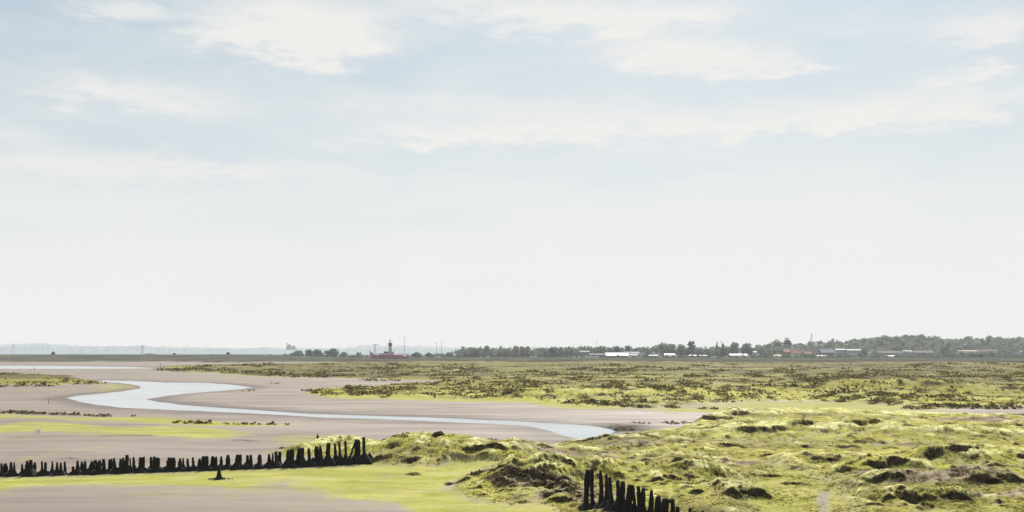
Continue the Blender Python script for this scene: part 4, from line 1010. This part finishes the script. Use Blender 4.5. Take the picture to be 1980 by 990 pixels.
tm = MB(); tm.tube((cxm, 0, 13.9), (cxm, 0, 17.0), 0.22, 0.12, 7); tm.tube((cxm - 0.9, 0, 15.2), (cxm + .4, 0, 15.2), 0.16, 0.16, 6); tm.tube((cxm - .7, 0, 14.7), (cxm - .7, 0, 15.9), 0.30, 0.25, 8); tm.tube((cxm + .9, 0, 13.9), (cxm + 1.25, 0, 15.3), 0.08, 0.06, 5)
tm.build('top_mast', M['steel'], ship)
for px_, zt_ in ((761.8, 7.7), (729.5, 5.6), (770.5, 5.2)):
    mm_ = MB(); mm_.tube((sx(px_), 0.6, 3.3), (sx(px_), 0.6, zt_), 0.24 if px_ > 760 else .14, 0.18 if px_ > 760 else .12, 7); mm_.build('deck_post', M['steel'], ship)
rail = MB()
for k in range(13):
    xx_ = sx(721) + k * (sx(734) - sx(721)) / 12; rail.tube((xx_, -2.9, 3.4), (xx_, -2.9, 4.5), 0.06, 0.06, 5)
for k in range(11):
    xx_ = sx(763) + k * (sx(776) - sx(763)) / 10; rail.tube((xx_, -2.9, 3.3), (xx_, -2.9, 4.5), 0.06, 0.06, 5)
rail.tube((sx(721), -2.9, 4.45), (sx(734), -2.9, 4.45), 0.06, 0.06, 5); rail.tube((sx(763), -2.9, 4.45), (sx(776), -2.9, 4.45), 0.06, 0.06, 5)
rail.build('deck_rail', M['palesteel'], ship)

# sailing barge moored outside the ship's stern: tall mast, pale boom tent
YB = 806.0
bg = empty('sailing_barge', (gx(782, YB), YB, 0.0), 'sailing barge with very tall bare mast and pale boom tent beside the red ship\'s stern', 'boat')
bx = lambda px: gx(px, YB) - gx(782, YB)
rs = []
for i in range(15):
    f = i / 14; xx_ = bx(771) + (bx(791.5) - bx(771)) * f
    b_ = 2.0 * math.sin(math.pi * min(1, max(0.06, f * 1.15 if f < .5 else (1.10 - f) * 1.6))/2); s_ = 2.0 + 0.9 * (2 * f - 1) ** 2
    rs.append([(xx_, -b_ * .3, -0.3), (xx_, -b_, s_), (xx_, b_, s_), (xx_, b_ * .3, -0.3)])
MB().rings(rs).build('hull', M['hullred'], bg)
tn = MB(); rs = []
for i in range(9):
    f = i / 8; xx_ = bx(775.2) + (bx(790) - bx(775.2)) * f; zr = 4.75 + 0.5 * abs(2 * f - 1)
    lowz = 4.35 - 2.2 * (1 - abs(2 * f - 1)); hw_ = 0.4 + 1.3 * (1 - abs(2 * f - 1))
    rs.append([(xx_, -hw_ - .25, lowz), (xx_, 0, zr), (xx_, hw_ + .25, lowz), (xx_, 0, lowz + .1)])
tn.rings(rs); tn.build('boom_tent', M['awning'], bg)
MB().tube((bx(781.8), 0, 1.6), (bx(781.8), 0, gz(649.5, YB)), 0.19, 0.11, 8).build('mast', M['steel'], bg)
MB().tube((bx(774.6), 0, 4.4), (bx(790.6), 0, 4.4), 0.12, 0.10, 6).build('boom', M['steel'], bg)

# ------------------------------------------------------------------ small boats
def loft_hull(Lb, Wb, Hb):
    rs = []
    for i in range(11):
        f = i / 10; x = -Lb / 2 + Lb * f
        b = Wb / 2 * (1 if f < .45 else math.cos((f - .45) / .55 * math.pi / 2) ** 0.7 + .02)
        sh = Hb * (1 + 0.30 * f * f); k = max(0, (f - .7) / .3) * Hb * .5
        rs.append([(x, -b * .35, k), (x, -b * .9, k + (sh - k) * .45), (x, -b, sh), (x, b, sh), (x, b * .9, k + (sh - k) * .45), (x, b * .35, k)])
    return MB().rings(rs)
def make_boat(px, py, Lpx, Yd, label, hull='hullwhite', cabin=True, mast=None, rz=0.0, group='small boats laid up along the far shore'):
    x = gx(px, Yd); z = gz(py, Yd)
    z = ground_z(x, Yd) if abs(z - ground_z(x, Yd)) < 3 else z
    e = empty('motor_boat' if mast is None else 'sailing_boat', (x, Yd, z), label, 'boat', group, rz)
    Lb = Lpx / F * Yd; Hb = max(1.1, Lb * 0.17)
    loft_hull(Lb, Lb * .34, Hb).build('hull', M[hull], e)
    if cabin:
        cb = MB(); cb.rings([[(-Lb * .28, -Lb * .12, Hb), (Lb * .22, -Lb * .12, Hb), (Lb * .22, Lb * .12, Hb), (-Lb * .28, Lb * .12, Hb)], [(-Lb * .26, -Lb * .10, Hb * 1.75), (Lb * .10, -Lb * .10, Hb * 1.75), (Lb * .10, Lb * .10, Hb * 1.75), (-Lb * .26, Lb * .10, Hb * 1.75)]])
        c = cb.build('cabin', M['white'], e)
        MB().box(-Lb * .22, Lb * .06, -Lb * .125, -Lb * .108, Hb * 1.25, Hb * 1.55).build('window', M['glass'], c)
    if mast:
        MB().tube((Lb * .05, 0, Hb * .5), (Lb * .05, 0, gz(mast, Yd) - z), 0.19, 0.10, 6).build('mast', M['palesteel'], e)
        MB().tube((Lb * .05, 0, Hb * 1.9), (-Lb * .38, 0, Hb * 1.9), 0.12, 0.10, 6).build('boom', M['hullblue'], e)
    return e
for a_ in [
 (847,692,11,880,'small white boat on the bank right of the red ship'),
 (1120,690.5,8,870,'low white boat at the left end of the boatyard row'),
 (1133,689,10,872,'white cabin boat, second in the boatyard row left of the shed'),
 (1142,688.5,9,874,'white cabin boat with taller bow, middle of the boatyard row'),
 (1152,689,11,870,'long white boat at the right end of the boatyard row'),
 (1276,693.5,9,860,'white hull on the mud below the jumbled boatyard houses'),
 (1287,692.5,8,862,'blue hull beside the white one below the boatyard houses','hullblue'),
 (1382,693.5,9,868,'white boat left of the pair below the dark conifers'),
 (1391,692.8,9,866,'blue boat below the dark conifers','hullblue'),
 (1405,692.8,8,868,'small white boat just left of the long white roof'),
 (1432,692.5,9,872,'white boat lying in front of the long white roofed building'),
 (1447,694,9,866,'low white boat right of the long white roofed building'),
 (1496,692,9,880,'white boat at the left of the heap below the pinkish roofs'),
 (1506,692.5,9,875,'white boat tilted at the right of the heap below the pinkish roofs'),
]: make_boat(*a_[:5], **({'hull': a_[5]} if len(a_) > 5 else {}), rz=random.uniform(-.5, .5))
make_boat(944, 693.5, 9, 860, 'white sailing boat with tall mast seen nearly bow-on', mast=668, rz=1.2, group=None)
make_boat(1027, 694, 8, 860, 'sailing boat with thin mast below the feathery pale trees', mast=667, rz=0.9, group=None)
make_boat(1034, 694.5, 8, 855, 'sailing boat with the taller thin mast, right of another thin mast', mast=662, rz=-.6, group=None)
make_boat(1153.5, 691.5, 8, 862, 'sailing boat whose tall mast rises between the two big tree domes', mast=655.5, rz=0.4, group=None)
make_boat(1218, 693, 8, 862, 'sailing boat with mast showing above the narrow round tree', mast=662.5, rz=0.2, group=None)
make_boat(1109, 693, 8, 862, 'sailing boat with thin slanting mast left of the boatyard domes', mast=664.5, rz=-.3, group=None)

# ------------------------------------------------------------------ buildings
def make_building(px0, px1, ridge, eave, base, Yd, label, wall, roof, along='x', windows=0, rowsw=1, name='house', depth=None, chimney=False, door=False, group='houses and sheds on the far shore'):
    x0_, x1_ = gx(px0, Yd), gx(px1, Yd); xc = (x0_ + x1_) / 2; w = (x1_ - x0_) / 2
    zb = gz(base, Yd); g_ = ground_z(xc, Yd); zb = min(zb, g_ - 0.1)
    ze, zr = gz(eave, Yd) - zb, gz(ridge, Yd) - zb
    d = (depth or max(6.0, min(10.0, 2 * w))) / 2
    e = empty(name, (xc, Yd, zb), label, 'building', group)
    wm = MB(); wm.box(-w, w, -d, d, -0.5, ze)
    if along == 'y': wm.gable(-w, w, -d, d, ze + 0.002, zr - 0.12, 'y')
    wl = wm.build('wall', M[wall], e)
    rf = MB()
    if along == 'x':
        t_ = 0.18
        for s1 in (-1, 1):
            rf.add([(-w - .3, s1 * (d + .35), ze - .12), (w + .3, s1 * (d + .35), ze - .12), (w + .3, 0, zr), (-w - .3, 0, zr), (-w - .3, s1 * (d + .35), ze - .12 + t_), (w + .3, s1 * (d + .35), ze - .12 + t_), (w + .3, 0, zr + t_), (-w - .3, 0, zr + t_)],
                   [(0, 1, 2, 3), (4, 7, 6, 5), (0, 4, 5, 1), (1, 5, 6, 2), (2, 6, 7, 3), (3, 7, 4, 0)])
        wl2 = MB(); wl2.gable(-w + .01, w - .01, -d + .01, d - .01, ze + .003, zr - .03, 'x'); wl2.build('gable_wall', M[wall], e)
    else:
        t_ = 0.18
        for s1 in (-1, 1):
            rf.add([(s1 * (w + .3), -d - .3, ze - .15), (s1 * (w + .3), d + .3, ze - .15), (0, d + .3, zr), (0, -d - .3, zr), (s1 * (w + .3), -d - .3, ze - .15 + t_), (s1 * (w + .3), d + .3, ze - .15 + t_), (0, d + .3, zr + t_), (0, -d - .3, zr + t_)],
                   [(0, 1, 2, 3), (4, 7, 6, 5), (0, 4, 5, 1), (1, 5, 6, 2), (2, 6, 7, 3), (3, 7, 4, 0)])
    r_ = rf.build('roof', M[roof], e)
    if chimney:
        MB().box(w * .5, w * .5 + 0.9, -.45, .45, zr - .8, zr + 1.2).build('chimney', M['brick'], r_)
    for j in range(rowsw):
        for k in range(windows):
            cxw = -w + (k + .5) * 2 * w / windows; zw = ze * ((j + .55) / rowsw)
            ww = min(0.55, w / windows * .5) ; hh = min(0.8, ze / rowsw * .3)
            f_ = MB(); f_.box(cxw - ww - .1, cxw + ww + .1, -d - .06, -d + .02, zw - hh - .1, zw + hh + .1); wf = f_.build('window', M['white'], e)
            MB().box(cxw - ww, cxw + ww, -d - .09, -d - .062, zw - hh, zw + hh).build('pane', M['glass'], wf)
    if door:
        MB().box(-.5, .5, -d - .07, -d + .02, -.3, min(2.1, ze * .8)).build('door', M['glass'], e)
    return e
B = make_building
B(1121,1139,678.5,680.5,690,960,'bluish grey shed behind the boatyard row','grey','bluegrey','x',0,1,'shed')
B(1139,1170,684.2,685.5,692,950,'long low grey shed left of the white roofed building','grey','bluegrey','x',3,1,'shed')
B(1170.5,1205,682.3,688,692.5,935,'dark walled shed with bright white sloping roof','bluegrey','tin','x',4,1,'shed',16,door=True)
B(1203,1214.5,684,688,692.5,930,'small annex with white roof joined to the bright white shed','bluegrey','tin','x',1,1,'shed',14)
B(1206,1235,680.2,684,691,960,'long grey shed with two pale bands right of the white roof','grey','bluegrey','x',4,1,'shed')
B(1216,1232,685.5,687,692.5,925,'low shed with pale front below the long grey shed','white','grey','x',2,1,'shed')
B(1237.2,1245.8,680.3,685.5,693.5,900,'narrow white gable house facing the marsh','white','grey','y',1,2,door=True)
B(1254,1271,686.5,688,694,900,'low blue-grey boat shed right of the white gable house','bluegrey','grey','x',2,1,'shed')
B(1260,1270,680,684,692,950,'small pale house above the low blue-grey boat shed','white','grey','y',2,1)
B(1272,1281,682.5,686,693,930,'tall white fronted house among the boatyard jumble','white','bluegrey','y',1,2)
B(1284,1304,684,686.5,691,945,'pale roofed long house above the brown barn','white','tin','x',4,1)
B(1291,1309,686.5,689.5,694.5,890,'brown gabled barn at the right of the boatyard jumble','brick','brownroof','x',2,1,'barn',door=True)
B(1332,1352,686.5,688,692.5,930,'left half of the low white row of sheds by the low wide tree','white','tin','x',5,1,'shed')
B(1351,1366,686.8,688.2,692.5,925,'right half of the low white row of sheds by the low wide tree','white','grey','x',3,1,'shed')
B(1410,1443.5,684.3,687.2,692.5,925,'long building with bright white roof band and tan wall','brick','tin','x',6,1,'shed',door=True)
B(1427.8,1431.2,672.3,673,684,990,'slim white tower above the long white roof','white','white','y',1,2,'tower',3.0)
B(1456,1462.5,679.5,681,686,985,'tiny white house between dark trees above the tank','white','grey','x',1,1)
B(1496,1509,686,688,692.5,900,'low pale hut behind the heap of boats','cream','cream','x',2,1,'hut')
B(1514,1532,675,681,690,955,'house with wide pinkish red roof, left of the red roofed group','brick','redroof','x',3,1,chimney=True)
B(1532,1553,675.5,684,692,930,'big red roofed house with sunlit slope, middle of the red group','cream','redroof','x',4,2,chimney=True)
B(1554,1567,680,684.5,692,925,'lower red roofed house right of the big red roofed one','brick','redroof','x',3,1)
B(1568.5,1580,674,682.5,692,950,'red roofed house with upright gable at the right of the red group','cream','redroof','x',2,2,chimney=True)
B(1585,1610,675.5,682,692,950,'large bluish grey house left of the white terrace','bluegrey','bluegrey','x',5,2)
B(1580,1596,687,689,694.5,895,'low white boathouse below the bluish grey house','white','tin','x',3,1,'boathouse')
B(1614,1636,674.8,676.8,689,960,'left white block of the long terrace, tall windows and columns','white','grey','x',7,3,'terrace_house')
B(1636,1662,675.5,677.5,689,955,'right white block of the long terrace with small windows','white','grey','x',6,2,'terrace_house')
B(1680,1694,678.5,683,691,940,'pale house with arched looking gable right of the terrace','white','brownroof','y',2,2)
B(1694,1740,678.5,683,691,950,'long house row with brown roof','brick','brownroof','x',8,1,'terrace_house')
B(1708,1729,687.5,689,692.5,910,'low bright white hut below the long brown roof','white','tin','x',4,1,'hut')
B(1745,1756.5,678,679,688.5,940,'bright white cube house right of the dark bluish tree','white','white','x',2,2)
B(1756,1762,678,679.5,684,945,'small white wing joined to the bright white cube house','white','white','x',1,1)
B(1764,1802,678.5,682,690.5,950,'long grey row of houses right of the white cube house','grey','brownroof','x',8,2,'terrace_house')
B(1866,1871,664,667.5,674,1180,'left white gable peeping from the hillside trees','bluegrey','grey','y',1,1)
B(1880,1888,663.5,666,670,1200,'right white gable peeping from the hillside trees','white','grey','y',1,1)
B(1852,1886,678,679,683.5,960,'left cream half of the long low building below the hill','cream','cream','x',7,1,'long_building')
B(1886,1923,676.8,678,682.8,965,'right orange cream half of the long low building, dark roof edge','cream','brownroof','x',7,1,'long_building')
B(1970,1995,678.8,680,683,960,'long white wall with dark roof at the right edge','white','bluegrey','x',4,1,'long_building')
B(1906,1916,657,659,664,1330,'left bright white house in the gap under the ridge tree','white','white','x',2,1)
B(1919,1928,657,659,664,1330,'right bright white house in the gap under the ridge tree','white','white','x',2,1)
# white storage tank
x = gx(1466, 905); z = min(gz(691.5, 905), ground_z(x, 905) - .1)
tk = empty('storage_tank', (x, 905, z), 'white upright tank between two dark bushes', 'tank')
r_ = 2.6 / F * 905; ht = gz(684.2, 905) - z
MB().rings([[(r_ * q * math.cos(k * math.pi / 8), r_ * q * math.sin(k * math.pi / 8), zz) for k in range(16)] for q, zz in ((1, -.3), (1, ht * .86), (.8, ht * .95), (.2, ht))]).build('shell', M['white'], tk, True)
q_ = MB()
for k in range(8): q_.box(-.2, .2, -r_ - .14, -r_ - .06, .2 + k * .35, .25 + k * .35)
q_.box(-.25, -.2, -r_ - .14, -r_ - .06, 0, 3.1); q_.box(.2, .25, -r_ - .14, -r_ - .06, 0, 3.1); q_.build('ladder', M['steel'], tk)

# ------------------------------------------------------------------ pylons, masts
def lattice(px, top, base, Yd, wbase, wtop, arms, label, name, bar=0.16, lean=0.0, mat='steel'):
    x = gx(px, Yd); g_ = ground_z(x, Yd); z = min(gz(base, Yd), g_)
    h = gz(top, Yd) - z
    e = empty(name, (x, Yd, z), label, 'tower')
    m = MB(); n_ = 9
    P_ = lambda s1, s2, f: (s1 * (wbase + (wtop - wbase) * f) / 2 + lean * f, s2 * (wbase + (wtop - wbase) * f) / 2, h * f)
    for s1 in (-1, 1):
        for s2 in (-1, 1): m.tube(P_(s1, s2, 0), P_(s1, s2, 1), bar, bar * .7, 5)
    for k in range(n_):
        f0, f1 = k / n_, (k + 1) / n_
        for s2 in (-1, 1):
            m.tube(P_(-1, s2, f0), P_(1, s2, f1), bar * .6, bar * .6, 4); m.tube(P_(1, s2, f0), P_(-1, s2, f1), bar * .6, bar * .6, 4)
            m.tube(P_(s2, -1, f0), P_(s2, 1, f1), bar * .6, bar * .6, 4)
    m.build('lattice', M[mat], e)
    for (f, a_) in arms:
        c = MB()
        for s1 in (-1, 1):
            c.tube((lean * f, 0, h * f + 0.5), (s1 * a_ + lean * f, 0, h * f), bar, bar * .6, 5); c.tube((lean * f, 0, h * f - .8), (s1 * a_ + lean * f, 0, h * f), bar * .7, bar * .5, 5)
        c.build('crossarm', M[mat], e)
    return e
lattice(275, 667, 686, 2100, 5.0, 1.0, [(.72, 4.5), (.84, 5.5), (.95, 4)], 'hazy steel pylon standing on the left shore', 'power_pylon', 0.22, mat='palesteel')
lattice(26, 664.5, 685, 2600, 6.0, 1.2, [(.74, 5.5), (.86, 6.5), (.96, 4.5)], 'faint steel pylon at the far left of the hills', 'power_pylon', 0.16, mat='palesteel')
lattice(725, 665.5, 690, 1700, 5.0, 1.0, [(.98, 6)], 'hazy T-shaped pylon above the red ship\'s bow', 'power_pylon', 0.26, mat='palesteel')
lattice(1567.5, 644.5, 660, 1440, 2.2, 0.9, [(.93, 1.0)], 'dark lattice tower on the ridge above the red roofs', 'lattice_tower', 0.12, 1.6)
for px, tp, bs, Yd, lab in ((844.3, 661.5, 690, 1300, 'left and paler of two thin poles right of the ship'), (854, 659.5, 690, 1200, 'right and darker of two thin poles right of the ship')):
    x = gx(px, Yd); z = ground_z(x, Yd)
    e = empty('thin_mast', (x, Yd, z), lab, 'mast', 'thin poles right of the ship')
    h_ = gz(tp, Yd) - z
    MB().tube((0, 0, -.3), (0, 0, h_), 0.26, 0.16, 7).build('pole', M['steel'], e, True)
    MB().tube((-1.2, 0, h_ * .9), (1.2, 0, h_ * .9), 0.14, 0.14, 5).build('crosstree', M['steel'], e)

# ------------------------------------------------------------------ haze: thin bright air over the whole plain
m = bpy.data.materials.new('sea_haze'); t = NT(m)
K = 1.5e-4
ab = t.n('ShaderNodeVolumeAbsorption'); ab.inputs['Color'].default_value = (0.02, 0.0, 0.0, 1); ab.inputs['Density'].default_value = K
em = t.n('ShaderNodeEmission'); em.inputs['Color'].default_value = (0.86, 0.88, 0.87, 1); em.inputs['Strength'].default_value = K  # air glows by itself in place of scattered sunlight
ad = t.n('ShaderNodeAddShader'); t.l(ab.outputs[0], ad.inputs[0]); t.l(em.outputs[0], ad.inputs[1])
o = t.n('ShaderNodeOutputMaterial'); t.l(ad.outputs[0], o.inputs['Volume'])
hz = MB().box(-16000, 16000, -6000, 12000, -20, 120).build('haze', m)
tag(hz, 'thin pale sea haze lying over the whole plain', 'haze', kind='stuff')

# ------------------------------------------------------------------ sky and sun
SUN_EL, SUN_AZ = math.radians(43), math.radians(14)
w = bpy.data.worlds.new('World'); sc.world = w; t = NT(w)
sky = t.n('ShaderNodeTexSky', sky_type='NISHITA'); sky.sun_disc = False
sky.sun_elevation = SUN_EL; sky.sun_rotation = SUN_AZ; sky.air_density = 1.0; sky.dust_density = 1.5; sky.ozone_density = 1.0
tc = t.n('ShaderNodeTexCoord').outputs['Generated']
sep = t.n('ShaderNodeSeparateXYZ'); t.l(tc, sep.inputs[0])
dx, dy, dz = sep.outputs
hyp = t.math('SQRT', t.math('ADD', t.math('MULTIPLY', dx, dx), t.math('MULTIPLY', dy, dy)))
az = t.math('ARCTAN2', dx, dy)
el = t.math('DIVIDE', dz, t.math('MAXIMUM', hyp, 0.05))
wn = t.noise(t.mapping(tc, (1, 1, 3.2)), 7.0, 6, 0.6)
wn2 = t.noise(t.mapping(tc, (1.3, 1.3, 4.5)), 15.0, 6, 0.62)
azw = t.math('ADD', az, t.math('MULTIPLY_ADD', wn, 0.24, -0.12))
elw = t.math('ADD', el, t.math('MULTIPLY_ADD', wn2, 0.060, -0.030))
blobs = [(565,45,150,62,1.05),(640,92,85,34,.8),(470,80,70,22,.5),(1010,18,210,40,.9),(1230,40,120,26,.75),(1320,106,95,36,1.25),(1440,120,85,22,1.0),(1565,132,62,9,1.0),(235,18,80,24,.8),(1940,55,80,28,.95),(1885,139,58,10,.95),(1805,170,48,12,.7),
         (1090,222,260,34,.60),(860,266,170,16,.75),(1010,258,150,14,.6),(1290,250,240,24,.55),(1720,212,330,30,.75),(1650,236,240,14,.6),(190,170,120,26,.55),(330,200,190,30,.45),(120,330,300,30,.62),(420,318,260,18,.5),(60,255,150,24,.4),(760,190,220,26,.35),(1320,30,90,16,.5),(1600,60,150,20,.35),(1550,395,330,26,.5),
         (900,-160,500,100,.7),(1700,-220,500,130,.7),(100,-260,500,90,.6)]
acc = None
for (px, py, wx, wy, st_) in blobs:
    u0 = math.atan((px - CX) / F); v0 = (HY - py) / F * math.cos(u0)
    a_ = t.math('MULTIPLY', t.math('SUBTRACT', azw, u0), F / wx); b_ = t.math('MULTIPLY', t.math('SUBTRACT', elw, v0), F / wy)
    r2 = t.math('ADD', t.math('MULTIPLY', a_, a_), t.math('MULTIPLY', b_, b_))
    g_ = t.math('MULTIPLY', t.math('EXPONENT', t.math('MULTIPLY', r2, -0.9)), st_)
    acc = g_ if acc is None else t.math('ADD', acc, g_)
# general cloud elsewhere in the sky
gen = t.math('MULTIPLY', t.ramp(t.noise(t.mapping(tc, (1, 1, 2.6)), 2.6, 7, 0.6), [(0.45, 0.0), (0.7, 1.0)]), t.ramp(el, [(0.38, 0.0), (0.5, 0.8)]))
cov = t.math('ADD', acc, gen)
wn3 = t.noise(t.mapping(tc, (1, 1, 3.4)), 22.0, 7, 0.62, 0.4)
cov = t.math('MULTIPLY', cov, t.math('ADD', t.math('MULTIPLY_ADD', wn2, 1.9, -0.45), t.math('MULTIPLY', wn3, 0.95)))
cov = t.ramp(cov, [(0.06, 0.0), (0.30, 0.22), (0.62, 0.62), (1.0, 0.93)])
S = 0.10
skyc = t.n('ShaderNodeVectorMath', operation='SCALE'); t.l(sky.outputs[0], skyc.inputs[0]); skyc.inputs['Scale'].default_value = S
blue = t.mix(0.62, skyc.outputs[0], (0.40, 0.555, 0.635))
veil = t.ramp(el, [(0.0, 0.99), (0.09, 0.94), (0.15, 0.74), (0.22, 0.50), (0.35, 0.24), (1.0, 0.1)])
wv = t.noise(t.mapping(tc, (1, 1, 4.0)), 4.5, 6, 0.62, 0.5)
veil = t.math('ADD', veil, t.math('MULTIPLY', t.math('MULTIPLY_ADD', wv, 2.0, -1.0), t.ramp(el, [(0.06, 0.05), (0.17, 0.42), (0.4, 0.40)])), clamp=True)
base = t.mix(veil, blue, (0.872, 0.878, 0.862))
fin = t.mix(cov, base, (0.88, 0.868, 0.84))
bgd = t.n('ShaderNodeBackground'); t.l(fin, bgd.inputs['Color']); bgd.inputs['Strength'].default_value = 1.0
ow = t.n('ShaderNodeOutputWorld'); t.l(bgd.outputs[0], ow.inputs['Surface'])

sl = bpy.data.lights.new('sun', 'SUN'); sl.energy = 4.7; sl.angle = math.radians(0.55); sl.color = (1.0, 0.955, 0.88)
so = bpy.data.objects.new('sun', sl); C.objects.link(so)
sd = Vector((math.cos(SUN_EL) * math.sin(SUN_AZ), math.cos(SUN_EL) * math.cos(SUN_AZ), math.sin(SUN_EL)))
so.rotation_euler = sd.to_track_quat('Z', 'Y').to_euler(); so.location = (0, 0, 60)

# ------------------------------------------------------------------ camera
cam = bpy.data.cameras.new('camera'); cam.sensor_width = 36; cam.lens = 36 * F / 1980
cam.shift_y = (HY - 495) / 1980; cam.clip_start = 0.1; cam.clip_end = 40000
co = bpy.data.objects.new('camera', cam); co.location = (0, 0, H); co.rotation_euler = (math.radians(90), 0, 0); C.objects.link(co)
sc.camera = co
sc.view_settings.view_transform = 'Standard'; sc.view_settings.look = 'None'; sc.view_settings.exposure = 0; sc.view_settings.gamma = 1
sc.cycles.max_bounces = 8; sc.cycles.transparent_max_bounces = 8; sc.cycles.volume_bounces = 0
